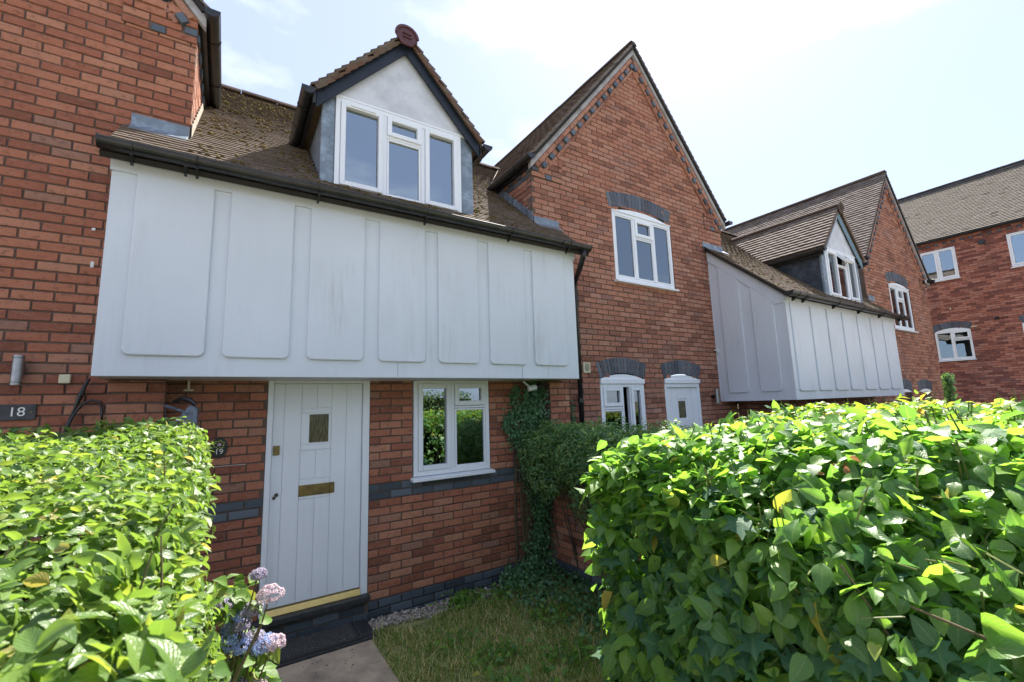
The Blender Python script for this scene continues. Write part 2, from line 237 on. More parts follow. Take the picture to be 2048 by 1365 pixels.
# ------------------------------------------------------------------ helpers
def V(*a): return np.array(a, float)
class Frame:
    """wall frame: u along the wall, d outwards, z up"""
    def __init__(s, o, u, n): s.o = V(*o); s.u = V(*u); s.n = V(*n); s.z = V(0, 0, 1)
    def p(s, u, d, z): return s.o + s.u*u + s.n*d + s.z*z
FRONT = Frame((0, 0, 0), (1, 0, 0), (0, -1, 0))
class MB:
    def __init__(s): s.v = []; s.f = []
    def add(s, vs, fs): b = len(s.v); s.v += [tuple(map(float, q)) for q in vs]; s.f += [tuple(b+i for i in f) for f in fs]; return s
    def hexa(s, q):      # q: 8 corner points, bottom ring 0-3, top ring 4-7
        q = [np.asarray(x, float) for x in q]
        flip = np.dot(np.cross(q[1]-q[0], q[3]-q[0]), q[4]-q[0]) < 0
        fs = [(0, 3, 2, 1), (4, 5, 6, 7), (0, 1, 5, 4), (1, 2, 6, 5), (2, 3, 7, 6), (3, 0, 4, 7)]
        if flip: fs = [f[::-1] for f in fs]
        return s.add(q, fs)
    def box(s, x0, x1, y0, y1, z0, z1): return s.hexa([(x0, y0, z0), (x1, y0, z0), (x1, y1, z0), (x0, y1, z0), (x0, y0, z1), (x1, y0, z1), (x1, y1, z1), (x0, y1, z1)])
    def fbox(s, F, u0, u1, d0, d1, z0, z1): return s.hexa([F.p(a, b, c) for c in (z0, z1) for a, b in ((u0, d0), (u1, d0), (u1, d1), (u0, d1))])
    def ring(s, F, u0, u1, z0, z1, w, d0, d1, wb=None):
        wb = wb or w
        s.fbox(F, u0, u0+w, d0, d1, z0, z1); s.fbox(F, u1-w, u1, d0, d1, z0, z1); s.fbox(F, u0+w, u1-w, d0, d1, z1-w, z1); return s.fbox(F, u0+w, u1-w, d0, d1, z0, z0+wb)
    def prism(s, pts, off):   # pts: polygon of 3d points, off: extrusion vector
        n = len(pts); a = [np.asarray(p, float) for p in pts]; b = [p+np.asarray(off, float) for p in a]
        nn = sum(np.cross(a[i]-a[0], a[(i+1) % n]-a[0]) for i in range(1, n))
        fs = [tuple(range(n)), tuple(range(2*n-1, n-1, -1))]+[(i, i+n, (i+1) % n+n, (i+1) % n) for i in range(n)]
        if np.dot(nn, off) > 0: fs = [f[::-1] for f in fs]
        return s.add(a+b, fs)
    def tube(s, pts, r, n=8, cap=True):
        P = [np.asarray(p, float) for p in pts]; rs = r if isinstance(r, (list, tuple)) else [r]*len(P); vs = []
        for i, p in enumerate(P):
            d = P[min(i+1, len(P)-1)]-P[max(i-1, 0)]; d /= np.linalg.norm(d)+1e-9
            if i == 0: a = np.cross(d, (0, 0, 1) if abs(d[2]) < 0.9 else (1, 0, 0))
            else: a = a-d*np.dot(a, d)
            a = a/(np.linalg.norm(a)+1e-9); b = np.cross(d, a)
            for k in range(n): t = 2*PI*k/n; vs.append(p+rs[i]*(math.cos(t)*a+math.sin(t)*b))
        fs = [(i*n+k, i*n+(k+1) % n, (i+1)*n+(k+1) % n, (i+1)*n+k) for i in range(len(P)-1) for k in range(n)]
        if cap: fs += [tuple(range(n-1, -1, -1)), tuple((len(P)-1)*n+k for k in range(n))]
        return s.add(vs, fs)
    def build(s, name, mat, parent=None, kind=None, bevel=0, smooth=False, label=None):
        me = bpy.data.meshes.new(name); me.from_pydata(s.v, [], s.f); me.materials.append(mat)
        me.shade_smooth() if smooth else me.shade_flat()
        return link(me, name, parent, kind, bevel, label)
def link(me, name, parent=None, kind=None, bevel=0, label=None):
    o = bpy.data.objects.new(name, me); S.collection.objects.link(o)
    if parent: o.parent = parent; o.matrix_parent_inverse = parent_inv(parent)
    if kind: o['kind'] = kind
    if label: o['label'] = label
    if bevel: b = o.modifiers.new('bevel', 'BEVEL'); b.width = bevel; b.segments = 2; b.limit_method = 'ANGLE'
    return o
ORIG = {}
def parent_inv(p): return p.matrix_basis.inverted()
def thing(name, label, cat, loc=(0, 0, 0), group=None):
    o = bpy.data.objects.new(name, None); S.collection.objects.link(o); o.location = loc; o['label'] = label; o['category'] = cat; o.empty_display_size = 0.1
    if group: o['group'] = group
    return o
def tag(o, label, cat, group=None):
    o['label'] = label; o['category'] = cat
    if group: o['group'] = group
    return o
_Rm = np.array([_r2, _u2, _f])
def project(p):
    q = _Rm @ (np.asarray(p, float)-CAM)
    if q[2] < 0.05: return None
    return 1024+F_PX*q[0]/q[2], 682.5-F_PX*q[1]/q[2], q[2]
def npmesh(name, verts, faces, mat, uv=None, smooth=False):
    """verts (N,3); faces: (M,k) equal-size polygons"""
    me = bpy.data.meshes.new(name); verts = np.ascontiguousarray(verts, dtype=np.float32); faces = np.ascontiguousarray(faces, dtype=np.int32)
    me.vertices.add(len(verts)); me.vertices.foreach_set('co', verts.ravel())
    M, k = faces.shape; me.loops.add(M*k); me.loops.foreach_set('vertex_index', faces.ravel())
    me.polygons.add(M); me.polygons.foreach_set('loop_start', np.arange(0, M*k, k, dtype=np.int32))
    if uv is not None: l = me.uv_layers.new(name='UVMap'); l.data.foreach_set('uv', np.ascontiguousarray(uv[faces.ravel()], dtype=np.float32).ravel())
    me.materials.append(mat); me.update(calc_edges=True)
    me.shade_smooth() if smooth else me.shade_flat()
    return me
class Variant:
    def __init__(s, v, f, uv=None): s.v = np.array(v, float); s.f = np.array(f, int); s.uv = None if uv is None else np.array(uv, float); s.cache = {}
    def mesh(s, name, mat, smooth):
        k = (name, mat.name)
        if k not in s.cache: s.cache[k] = npmesh(name, s.v, s.f, mat, s.uv, smooth)
        return s.cache[k]
NSING = {}
def emit(pieces, name, mat, parent, limit=300, minpx=9, size=0.2, smooth=False, filt=None, joinname=None, budget_key=None):
    """pieces: list of (4x4 array, Variant). The largest in the picture become objects, the rest is joined."""
    sc = []
    for i, (M, va) in enumerate(pieces):
        p = M[:3, 3]; q = project(p); s = 0
        if q and -30 < q[0] < 2078 and -30 < q[1] < 1395 and (filt is None or filt(p, q)): s = F_PX*size/q[2]
        sc.append((s, i))
    sc.sort(reverse=True); used = NSING.get(budget_key, 0) if budget_key else 0
    single = [i for s, i in sc[:max(0, limit-used)] if s >= minpx]; ss = set(single)
    if budget_key: NSING[budget_key] = used+len(single)
    pin = parent_inv(parent) if parent else Matrix()
    for i in single:
        M, va = pieces[i]; o = bpy.data.objects.new(name, va.mesh(name, mat, smooth)); S.collection.objects.link(o)
        if parent: o.parent = parent; o.matrix_parent_inverse = pin
        o.matrix_basis = Matrix(M.tolist())
    rest = [pieces[i] for i in range(len(pieces)) if i not in ss]
    if rest: join(rest, joinname or name, mat, parent, smooth)
def join(rest, name, mat, parent, smooth=False, kind='stuff'):
    groups = {}
    for M, va in rest: groups.setdefault(id(va), (va, []))[1].append(M)
    vs = []; fs = []; uvs = []; b = 0
    for va, Ms in groups.values():
        Ms = np.array(Ms); n = len(va.v); P = np.einsum('kij,nj->kni', Ms[:, :3, :3], va.v)+Ms[:, None, :3, 3]
        vs.append(P.reshape(-1, 3)); F = va.f[None]+np.arange(len(Ms))[:, None, None]*n+b; fs.append(F.reshape(-1, va.f.shape[1])); b += n*len(Ms)
        if va.uv is not None: uvs.append(np.tile(va.uv, (len(Ms), 1)))
    me = npmesh(name, np.concatenate(vs), np.concatenate(fs), mat, np.concatenate(uvs) if uvs else None, smooth)
    return link(me, name, parent, kind)

# ---- brick units: a unit brick spans u 0..1 (scaled), d from -0.05 to 0, z 0..1 (scaled)
def brick_variant(seed, irr=1.6):
    r = np.random.default_rng(seed); e = 0.012; ez = 0.045
    j = lambda a: (r.random()-0.5)*a*irr
    back = [(0, -0.045, 0), (1, -0.045, 0), (1, -0.045, 1), (0, -0.045, 1)]
    mid = [(0+abs(j(.012)), -0.004, 0+abs(j(.05))), (1-abs(j(.012)), -0.004, 0+abs(j(.05))), (1-abs(j(.012)), -0.004, 1-abs(j(.05))), (0+abs(j(.012)), -0.004, 1-abs(j(.05)))]
    fr = [(m[0]+(e if m[0] < .5 else -e)*(1+j(.6)), j(.003), m[2]+(ez if m[2] < .5 else -ez)*(1+j(.6))) for m in mid]
    v = back+mid+fr; f = [(8, 9, 10, 11)]+[(4+i, 4+(i+1) % 4, 8+(i+1) % 4, 8+i) for i in range(4)]+[(i, (i+1) % 4, 4+(i+1) % 4, 4+i) for i in range(4)]
    return Variant(v, f)
BR = [brick_variant(i) for i in range(10)]
def brick_M(F, u0, u1, z0, z1, dout=0.0, rnd=random):
    d = dout+rnd.uniform(-0.0022, 0.0022); a = rnd.uniform(-0.0025, 0.0025)
    o = F.p(u0, d, z0+rnd.uniform(-.001, .001)); M = np.eye(4); M[:3, 0] = (F.u+F.z*a)*(u1-u0); M[:3, 1] = F.n; M[:3, 2] = (F.z-F.u*a)*(z1-z0); M[:3, 3] = o; return M
def cut(iv, a, b):
    r = []
    for x, y in iv:
        if b <= x or a >= y: r.append((x, y)); continue
        if a > x: r.append((x, a))
        if b < y: r.append((b, y))
    return r
CH = 0.075; BL = 0.225
def arch_top(o, u):     # opening with optional arch: (u0,u1,z0,zs,rise)
    u0, u1, z0, zs, rise = o
    if rise <= 0: return zs
    h = (u1-u0)/2; R = (h*h+rise*rise)/(2*rise); x = u-(u0+u1)/2; return zs+rise-R+math.sqrt(max(R*R-x*x, 0))
def brick_wall(F, u0, u1, z0, z1, parent, mat=RED, span=None, holes=(), bands={}, phase=0.0, limit=300, minpx=9, name='wall', seed=1, core=0.12, filt=None, key=None, quoin=True):
    """wall part (recessed mortar core) with brick children laid in running bond"""
    rnd = random.Random(seed); reds = []; blues = []; mb = MB(); k0 = int(math.floor(z0/CH+1e-6)); k1 = int(math.ceil(z1/CH-1e-6)); prev = None
    def ivs(zm):
        a, b = (u0, u1) if span is None else span(zm)
        iv = [(a, b)] if b > a else []
        for h in holes:
            hu0, hu1, hz0, hzs, rise = h
            if hz0 < zm < hzs: iv = cut(iv, hu0, hu1)
            elif rise > 0 and hzs <= zm < hzs+rise:
                hh = (hu1-hu0)/2; R = (hh*hh+rise*rise)/(2*rise); y = zm-(hzs+rise-R); w = math.sqrt(max(R*R-y*y, 0)); c = (hu0+hu1)/2; iv = cut(iv, c-w, c+w)
        return iv
    for k in range(k0, k1):
        za = max(z0, k*CH); zb = min(z1, (k+1)*CH)
        if zb-za < 0.012: continue
        iv = ivs((za+zb)/2)
        for a, b in iv: mb.fbox(F, a, b, -core, -0.011, za, zb)
        off = phase+(BL/2 if k % 2 else 0)
        for a, b in iv:
            n0 = math.floor((a-off)/BL); x = off+n0*BL
            while x < b:
                s, e = max(x, a), min(x+BL, b); x += BL
                if e-s < 0.035: continue
                (blues if bands.get(k) else reds).append((brick_M(F, s+.005 if s > a else s+.002, e-.005 if e < b else e-.002, za+.005, zb-.005, bands[k][1] if bands.get(k) else 0, rnd), rnd.choice(BR)))
    w = mb.build(name, MORTAR, parent)
    if blues: emit(blues, 'blue_brick', BLUE, w, limit, minpx, filt=filt, budget_key=(key or name, 'b', id(w)))
    if reds: emit(reds, 'brick', mat, w, limit-NSING.get((key or name, 'b', id(w)), 0), minpx, filt=filt)
    return w
def arch(F, uc, half, zs, rise, n, h, parent, proud=0.004, minpx=5, mat=None, name='arch_brick'):
    R = (half*half+rise*rise)/(2*rise); zc = zs+rise-R; A = math.asin(min(1, half/R)); core = MB(); st = 10
    core.prism([F.p(uc+(R+.004)*math.sin(t), -0.03, zc+(R+.004)*math.cos(t)) for t in np.linspace(-A, A, st)]+[F.p(uc+(R+h-.004)*math.sin(t), -0.03, zc+(R+h-.004)*math.cos(t)) for t in np.linspace(A, -A, st)], F.n*0.026)
    a = core.build('arch', MORTAR, parent); g = 0.0045
    for i in range(n):
        t0 = -A+2*A*i/n; t1 = -A+2*A*(i+1)/n; d = random.uniform(-.002, .002); c = lambda r, t, s: F.p(uc+r*math.sin(t)+s*math.cos(t), -0.02, zc+r*math.cos(t)-s*math.sin(t))
        MB().prism([c(R, t0, g), c(R, t1, -g), c(R+h, t1, -g), c(R+h, t0, g)], F.n*(0.02+proud+d)).build(name, mat or BLUE, a, bevel=0.002)
    return a

# ---- windows
def room(F, u0, u1, z0, z1, parent, depth=1.6, mat=None, dd=-0.10):
    m = MB(); e = 0.35; m.fbox(F, u0-e, u1+e, dd-depth-.05, dd-depth, z0-e, z1+e); m.fbox(F, u0-e-.05, u0-e, dd-depth, dd, z0-e, z1+e); m.fbox(F, u1+e, u1+e+.05, dd-depth, dd, z0-e, z1+e)
    m.fbox(F, u0-e, u1+e, dd-depth, dd, z0-e-.05, z0-e); m.fbox(F, u0-e, u1+e, dd-depth, dd, z1+e, z1+e+.05); m.fbox(F, u0-e, u0-.001, dd-.02, dd, z0-e, z1+e); m.fbox(F, u1+.001, u1+e, dd-.02, dd, z0-e, z1+e)
    m.fbox(F, u0, u1, dd-.02, dd, z1+.001, z1+e); m.fbox(F, u0, u1, dd-.02, dd, z0-e, z0-.001); return m.build('room', mat or INTERIOR, parent)
def window(F, u0, u1, z0, z1, lights, parent, mat=WHITE, fd=-0.025, glass=GLASS, fw=0.045, sill=True, rm=INTERIOR, sashw=0.05, blind=None, sillp=0.045):
    """lights: (u0,u1,z0,z1,sash?) inside the frame"""
    w = MB().ring(F, u0, u1, z0, z1, fw, fd-.06, fd, fw*1.2).build('window', mat, parent, bevel=0.004)
    us = sorted({round(l[0], 3) for l in lights}|{round(l[1], 3) for l in lights})
    for l in lights:
        a, b, c, d, sash = l[:5]; g = 0.003
        if sash == 'fixed': MB().ring(F, a+g, b-g, c+g, d-g, 0.022, fd-.045, fd-.006).build('glazing_bead', mat, w, bevel=0.003); i = 0.024
        else: MB().ring(F, a+g, b-g, c+g, d-g, sashw, fd-.04, fd+.012).build('sash', mat, w, bevel=0.005); i = sashw
        MB().fbox(F, a+g+i, b-g-i, fd-.026, fd-.022, c+g+i, d-g-i).build('pane', glass, w)
    if sill: MB().hexa([F.p(u0-.03, fd-.05, z0-.045), F.p(u1+.03, fd-.05, z0-.045), F.p(u1+.03, fd+sillp+.02, z0-.045), F.p(u0-.03, fd+sillp+.02, z0-.045), F.p(u0-.03, fd-.05, z0-.001), F.p(u1+.03, fd-.05, z0-.001), F.p(u1+.03, fd+sillp+.02, z0-.018), F.p(u0-.03, fd+sillp+.02, z0-.018)]).build('sill', mat, w, bevel=0.004)
    if rm: room(F, u0+fw, u1-fw, z0+fw, z1-fw, w, mat=rm)
    return w
def mullion(F, u, z0, z1, w, mat, fd=-0.025, hw=0.02): return MB().fbox(F, u-hw, u+hw, fd-.058, fd-.002, z0, z1).build('mullion', mat, w, bevel=0.003)
def transom(F, u0, u1, z, w, mat, fd=-0.025, hh=0.018): return MB().fbox(F, u0, u1, fd-.056, fd-.003, z-hh, z+hh).build('transom', mat, w, bevel=0.003)
def headboard(F, uc, half, zs, rise, mat, w, fd=-0.02):
    R = (half*half+rise*rise)/(2*rise); zc = zs+rise-R; A = math.asin(min(1, half/R))
    return MB().prism([F.p(uc+(R-.004)*math.sin(t), fd-.05, zc+(R-.004)*math.cos(t)) for t in np.linspace(-A, A, 14)], F.n*.05).build('head_board', mat, w)

# ---- roof tiles
def tile_variant(seed):
    r = np.random.default_rng(seed); j = lambda a: (r.random()-.5)*a; t = 0.018; c = 0.0012
    v = [(0, 0, 0), (1, 0, 0), (1, 1, 0), (0, 1, 0), (0+j(.01), j(.02), t+j(.002)), (.5, j(.02), t+c+j(.002)), (1+j(.01), j(.02), t+j(.002)), (1, 1, t), (.5, 1, t+c), (0, 1, t)]
    f = [(4, 5, 8, 9), (5, 6, 7, 8), (0, 1, 6, 5), (0, 5, 4, 0), (1, 2, 7, 6), (0, 4, 9, 3)]
    return Variant(v, [q if len(set(q)) == 4 else q for q in [(4, 5, 8, 9), (5, 6, 7, 8), (0, 1, 6, 4), (1, 2, 7, 6), (0, 4, 9, 3)]])
TV = [tile_variant(100+i) for i in range(8)]
def roof_plane(O, E, Sv, length, lim, parent, mat, name='roof_slope', g=0.1, w=0.165, limit=300, minpx=9, seed=3, filt=None, key=None, lift=0.0, under=True, tname='roof_tile', rag=0.004, th=.021):
    """O: eave start; E: unit vector along eave; Sv: unit up-slope; lim(s)->(e0,e1) list of spans"""
    O, E, Sv = V(*O), V(*E), V(*Sv); N = np.cross(E, Sv); N = N if N[2] > 0 else -N; rnd = random.Random(seed); ps = []; mb = MB(); rows = int(length/g)
    for j in range(rows+1):
        s = j*g
        for a, b in lim(s+g/2):
            if b-a < 0.02: continue
            x = a-(w/2 if j % 2 else 0)
            while x < b:
                p0, p1 = max(x, a), min(x+w, b); x += w
                if p1-p0 < .025: continue
                L_ = min(1.9*g, length-s+0.06); tl = th; q = O+E*(p0+.001)+Sv*(s+rnd.uniform(-rag, rag))+N*(tl+rnd.uniform(-.0012, .0018)+lift)
                M = np.eye(4); up = Sv*L_-N*(th*L_/g*1.02); M[:3, 0] = E*(p1-p0-.002); M[:3, 1] = up; nn = np.cross(M[:3, 0], up); nn /= np.linalg.norm(nn); nn = nn if nn[2] > 0 else -nn; M[:3, 1] = up; M[:3, 2] = nn*(th/.018); M[:3, 3] = q
                ps.append((M, rnd.choice(TV)))
            if under: pts = [O+E*a+Sv*s, O+E*b+Sv*s, O+E*b+Sv*(s+g), O+E*a+Sv*(s+g)]; mb.prism([p-N*.004 for p in pts], -N*.04)
    r = mb.build(name, UNDER, parent) if under else parent
    emit(ps, tname, mat, r, limit, minpx, size=0.165, filt=filt)
    return r
def ridge(p0, p1, parent, mat, r=0.10, name='ridge_tile', step=0.45, up=0.0):
    p0, p1 = V(*p0), V(*p1); L_ = np.linalg.norm(p1-p0); d = (p1-p0)/L_; sdv = np.cross(d, (0, 0, 1)); sdv /= np.linalg.norm(sdv); upv = np.cross(sdv, d); n = max(1, int(L_/step))
    for i in range(n):
        a = p0+d*(L_*i/n); b = p0+d*(L_*(i+1)/n-.006); m = MB(); k = 7; dz = random.uniform(-.005, .005)
        ang = [PI*(.5+(j-k/2+.5)/(k-1)*0.92) for j in range(k)]
        o_ = [(math.cos(t)*r, math.sin(t)*r*.85-.02+up+dz) for t in ang]; i_ = [(x*.85, y-.014) for x, y in o_]; pl = o_+i_[::-1]
        m.prism([a+sdv*x+upv*y for x, y in pl], b-a); m.build(name, mat, parent)
def gutter(p0, p1, parent, r=0.058, outward=None, brackets=(), caps=True, mat=None, name='gutter', brk=True, joints=()):
    """half-round gutter from p0 to p1 (open side up)"""
    mat = mat or BLACK; p0, p1 = V(*p0), V(*p1); d = (p1-p0)/np.linalg.norm(p1-p0); sdv = np.cross(d, (0, 0, 1)); sdv /= np.linalg.norm(sdv); n = 12
    def arcs(c, r0, r1, thick, mbx):
        A = [PI+PI*j/n for j in range(n+1)]
        mbx.prism([c+sdv*math.cos(t)*r0+V(0, 0, 1)*math.sin(t)*r0 for t in A]+[c+sdv*math.cos(t)*r1+V(0, 0, 1)*math.sin(t)*r1 for t in A[::-1]], d*thick)
    m = MB(); L_ = np.linalg.norm(p1-p0); A = [PI+PI*j/n for j in range(n+1)]
    vs = [];
    for c in (p0, p1):
        for rr in (r, r-.004): vs += [c+sdv*math.cos(t)*rr+V(0, 0, 1)*math.sin(t)*rr for t in A]
    q = n+1; fs = [(j, j+1, 2*q+j+1, 2*q+j) for j in range(n)]+[(q+j+1, q+j, 3*q+j, 3*q+j+1) for j in range(n)]+[(0, 2*q, 3*q, q), (n, q+n, 3*q+n, 2*q+n)]
    m.add(vs, fs)
    for sgn in (-1, 1): m.tube([p0+sdv*sgn*(r-.002), p1+sdv*sgn*(r-.002)], 0.006, 6)
    g = m.build(name, mat, parent, smooth=False)
    if caps:
        for c, dd in ((p0, -d), (p1, d)): MB().prism([c+sdv*math.cos(t)*(r+.004)+V(0, 0, 1)*(math.sin(t)*(r+.004)) for t in A]+[c-sdv*(-(r+.004))+V(0, 0, .01), c+sdv*(-(r+.004))+V(0, 0, .01)], dd*.012).build('end_cap', mat, g)
    for t in joints: b = MB(); arcs(p0+d*t, r+.004, r-.001, .05, b); arcs(p0+d*(t-.01), r+.008, r+.003, .012, b); arcs(p0+d*(t+.045), r+.008, r+.003, .012, b); b.build('joint', mat, g)
    for t in brackets:
        b = MB(); c = p0+d*t; arcs(c, r+.008, r+.001, .022, b)
        if brk and outward is not None: ou = V(*outward); b.prism([c-ou*(r-.01)-V(0, 0, r-.015), c-ou*(r+.012)-V(0, 0, -.01), c-ou*(r+.012)-V(0, 0, r+.055), c-ou*(r-.02)-V(0, 0, r+.045), c+ou*.005-V(0, 0, r+.002)], d*.018)
        b.build('bracket', mat, g)
    return g
def flashing(pts, off, parent, mat=LEAD, name='flashing'): return MB().prism(pts, off).build(name, mat, parent, bevel=0.003)

# ================================================================== the houses
def slope_frame(F, u, z, du, dz):     # frame whose u runs along (du,dz) in the wall plane and whose z is the inward perpendicular
    n = math.hypot(du, dz); du /= n; dz /= n; G = Frame((0, 0, 0), (0, 0, 0), F.n); G.o = F.p(u, 0, z); G.u = F.u*du+F.z*dz
    G.z = -(F.u*(-dz)+F.z*du) if du > 0 else (F.u*(-dz)+F.z*du); return G
def gable_band(F, uc, za, half, m, parent, seed=5, limit=120, blue=True):
    rnd = random.Random(seed); reds = []; blues = []
    for sgn in (-1, 1):
        G = slope_frame(F, uc, za, sgn, -m); L_ = half*math.hypot(1, m)
        x = 0.10; k = 0
        while x < L_-0.03:
            w = min(0.215, L_-x); reds.append((brick_M(G, x, x+w, 0.004, 0.070, 0.045, rnd), rnd.choice(BR))); x += 0.225
        x = 0.16
        while x < L_-0.03:
            (blues if blue else reds).append((brick_M(G, x, x+.085, 0.078, 0.148, 0.056, rnd), rnd.choice(BR)))
            if x+.2 < L_: reds.append((brick_M(G, x+.095, x+.205, 0.078, 0.143, 0.025, rnd), rnd.choice(BR)))
            x += 0.215
        x = 0.22
        while x < L_-0.03: w = min(0.215, L_-x); reds.append((brick_M(G, x, x+w, 0.151, 0.192, 0.03, rnd), rnd.choice(BR))); x += 0.225
    mb = MB()
    for sgn in (-1, 1):
        G = slope_frame(F, uc, za, sgn, -m); L_ = half*math.hypot(1, m); mb.prism([G.p(0, -.06, 0), G.p(L_, -.06, 0), G.p(L_-.05, -.06, .19), G.p(.2, -.06, .19)], F.n*.076)
    b = mb.build('verge_course', MORTAR, parent); emit(blues, 'blue_brick', BLUE, b, limit, 6, size=.09); emit(reds, 'brick', RED2, b, limit, 6, size=.2)
    return b

def dormer(dx, dy, dz, roofz, parent, barge, tilemat, open_top=False, cheekmat=LEAD, tseed=3, key=None, lim_s=300):
    C = 0.03+dx; yf = -0.28+dy; F = Frame((C, yf, dz), (1, 0, 0), (0, -1, 0)); h = 0.81
    rb = MB()
    for s_ in (-1, 1):
        inn, ou = (-.686, -h) if s_ < 0 else (.656, h)
        rb.prism([F.p(inn, -.05, 3.985), F.p(ou, -.05, 3.985), F.p(ou, -.05, 4.86), F.p(inn, -.05, 4.99)], F.n*.05)
    root = MB().fbox(F, -.80, .80, -.07, -.052, 3.7, 3.984).build('dormer', LEAD, parent)
    for k_ in (0, 1):
        q_ = MB(); q_.v = rb.v[8*k_:8*k_+8]; q_.f = [tuple(i-8*k_ for i in f) for f in rb.f if min(f) >= 8*k_ and max(f) < 8*k_+8]; q_.build('corner_post', LEAD, root, bevel=.012)
    for s in (-1, 1):
        yb = lambda z: (z-roofz(0))/0.88
        x = C+s*(h-.012); z1 = 4.88+dz
        MB().prism([(x, yf+.051, roofz(yf+.05)-.06), (x, yf+.051, z1), (x, yb(z1)+.1, z1), (x, yb(z1)+.1, z1-.05)], (-s*.04, 0, 0)).build('cheek', cheekmat, root)
    lights = [(-.64, -.225, 4.05, 4.915, 'sash'), (-.185, .185, 4.70, 4.915, 'open' if open_top else 'sash'), (-.185, .185, 4.05, 4.675, 'fixed'), (.225, .61, 4.05, 4.915, 'sash')]
    w = MB().ring(F, -.685, .655, 3.99, 4.955, .045, -.05, .012, .06).build('window_frame', WHITE, root, bevel=.004)
    for l in lights:
        a, b, c, d, k = l
        if k == 'open':
            sb = MB(); pb = MB(); FF = Frame((0, 0, 0), (1, 0, 0), (0, -1, 0)); sb.ring(FF, a+.003, b-.003, -(d-c), -.003, .045, -.035, .015); o = sb.build('sash', WHITE, root, bevel=.004); pb.fbox(FF, a+.045, b-.045, -.012, -.008, -(d-c)+.045, -.045); o2 = pb.build('pane', GLASS, root)
            for q in (o, o2): q.matrix_basis = Matrix.Translation((C, yf-.015, d+dz)) @ Matrix.Rotation(math.radians(-38), 4, 'X')
            MB().tube([F.p(b-.05, -.01, c+.02), F.p(b-.12, .12, c+.09)], .005, 6).build('stay', BLACK, root)
            continue
        i = .046
        if k == 'fixed': MB().ring(F, a+.003, b-.003, c, d, .022, -.04, .004).build('glazing_bead', WHITE, root, bevel=.003); i = .024
        else: MB().ring(F, a+.003, b-.003, c, d, i, -.035, .028).build('sash', WHITE, root, bevel=.005)
        MB().fbox(F, a+i, b-i, -.02, -.016, c+i, d-i).build('pane', GLASSR, root)
    for u in (-.205, .205): MB().fbox(F, u-.02, u+.02, -.048, .008, 4.05, 4.91).build('mullion', WHITE, root, bevel=.003)
    MB().fbox(F, -.185, .185, -.046, .008, 4.676, 4.699).build('transom', WHITE, root)
    MB().fbox(F, -.72, .70, -.05, .03, 3.955, 3.99).build('sill', WHITE, root, bevel=.004)
    if not open_top:
        MB().fbox(F, -.55, -.31, .028, .04, 4.885, 4.905).build('trickle_vent', WHITE, root)
    m = 1.08; zA = 5.85
    # triangular render board, moulding below it
    MB().prism([F.p(u, -.03, z) for u, z in ((-.735, 4.965), (.735, 4.965), (0, 5.74))], F.n*.035).build('gable_board', RENDERW, root)
    MB().fbox(F, -.74, .74, -.03, .018, 4.955, 4.975).build('head_moulding', WHITE, root)
    for s in (-1, 1): MB().prism([F.p(s*u, .035, z) for u, z in ((0.0, zA), (.87, zA-m*.87), (.87, zA-m*.87-.17), (0.0, zA-.17))], F.n*.025).build('bargeboard', barge, root, bevel=.004)
    # roof slopes: rows run back into the main roof
    hyp = math.hypot(1, m)
    for s in (-1, 1):
        O = (C+s*.90, yf-.105, zA+dz+.028-m*.90); Sv = (-s/hyp, 0, m/hyp)
        def lim(ss, O=O): z = O[2]+ss*m/hyp; return [(0.0, max(.1, (z-roofz(0))/.88+.06-O[1]))]
        r = roof_plane(O, (0, 1, 0), Sv, .90*hyp, lim, root, tilemat, name='roof_slope', limit=lim_s if (s < 0) == open_top else 60, seed=tseed+s, under=False)
        # underlay sheet and verge tiles
        mb = MB(); a = V(*O); b = a+V(*Sv)*.90*hyp; yb1 = (b[2]-roofz(0))/.88+.1; yb0 = (a[2]-roofz(0))/.88+.1
        mb.prism([a+V(0, .03, 0), (a[0], yb0, a[2]), (b[0], yb1, b[2]), b+V(0, .03, 0)], V(-s*.0, 0, -.03)).build('roof_board', TIMBER, root)
        for i in range(12):
            t = i*.1+.02
            if t > .9*hyp-.03: break
            q = a+V(*Sv)*t; L_ = .115; N = np.cross((0, 1, 0), Sv); N = N if N[2] > 0 else -N
            e0 = q+N*.012; e1 = q+V(*Sv)*L_+N*.002
            mb2 = MB().prism([e0, e1, e1-N*.045, e0-N*.045], V(0, .012, 0)).build('verge_tile', TILE4, root); mb2.location = (0, -.001*i % .004, 0)
        # gutter, fascia
        gx = C+s*.945; gz = 4.87+dz; y1 = (gz-roofz(0))/.88+.02
        g = gutter((gx, yf-.12, gz), (gx, y1, gz-.03), root, r=.055, brackets=(.25, .6), brk=False)
        MB().box(min(C+s*.90, C+s*.875), max(C+s*.90, C+s*.875), yf-.07, y1, gz-.10, gz+.03).build('fascia', BLACK, root)
        MB().box(min(C+s*.874, C+s*.80), max(C+s*.874, C+s*.80), yf-.03, y1, gz-.045, gz-.03).build('soffit', TIMBER, root)
    ridge((C, yf-.10, zA+dz+.045), (C, (zA+dz-roofz(0))/.88, zA+dz+.045), root, RIDGE, r=.085, step=.45)
    A_ = [PI*j/14 for j in range(15)]; c = V(C-.02, yf-.115, zA+dz-.03)
    f = MB().prism([c+V(math.cos(t)*.125, 0, math.sin(t)*.115) for t in A_]+[c+V(-.055, 0, -.10), c+V(.055, 0, -.10)], (0, -.022, 0)).build('ridge_end_cap', MAROON if not open_top else RIDGE, root, bevel=.005)
    A2 = [PI*j/12 for j in range(13)]; MB().prism([c+V(math.cos(t)*.132, -.02, math.sin(t)*.125) for t in A2]+[c+V(math.cos(t)*.105, -.02, math.sin(t)*.098) for t in A2[::-1]], (0, -.012, 0)).build('cap_rim', MAROON if not open_top else RIDGE, root)
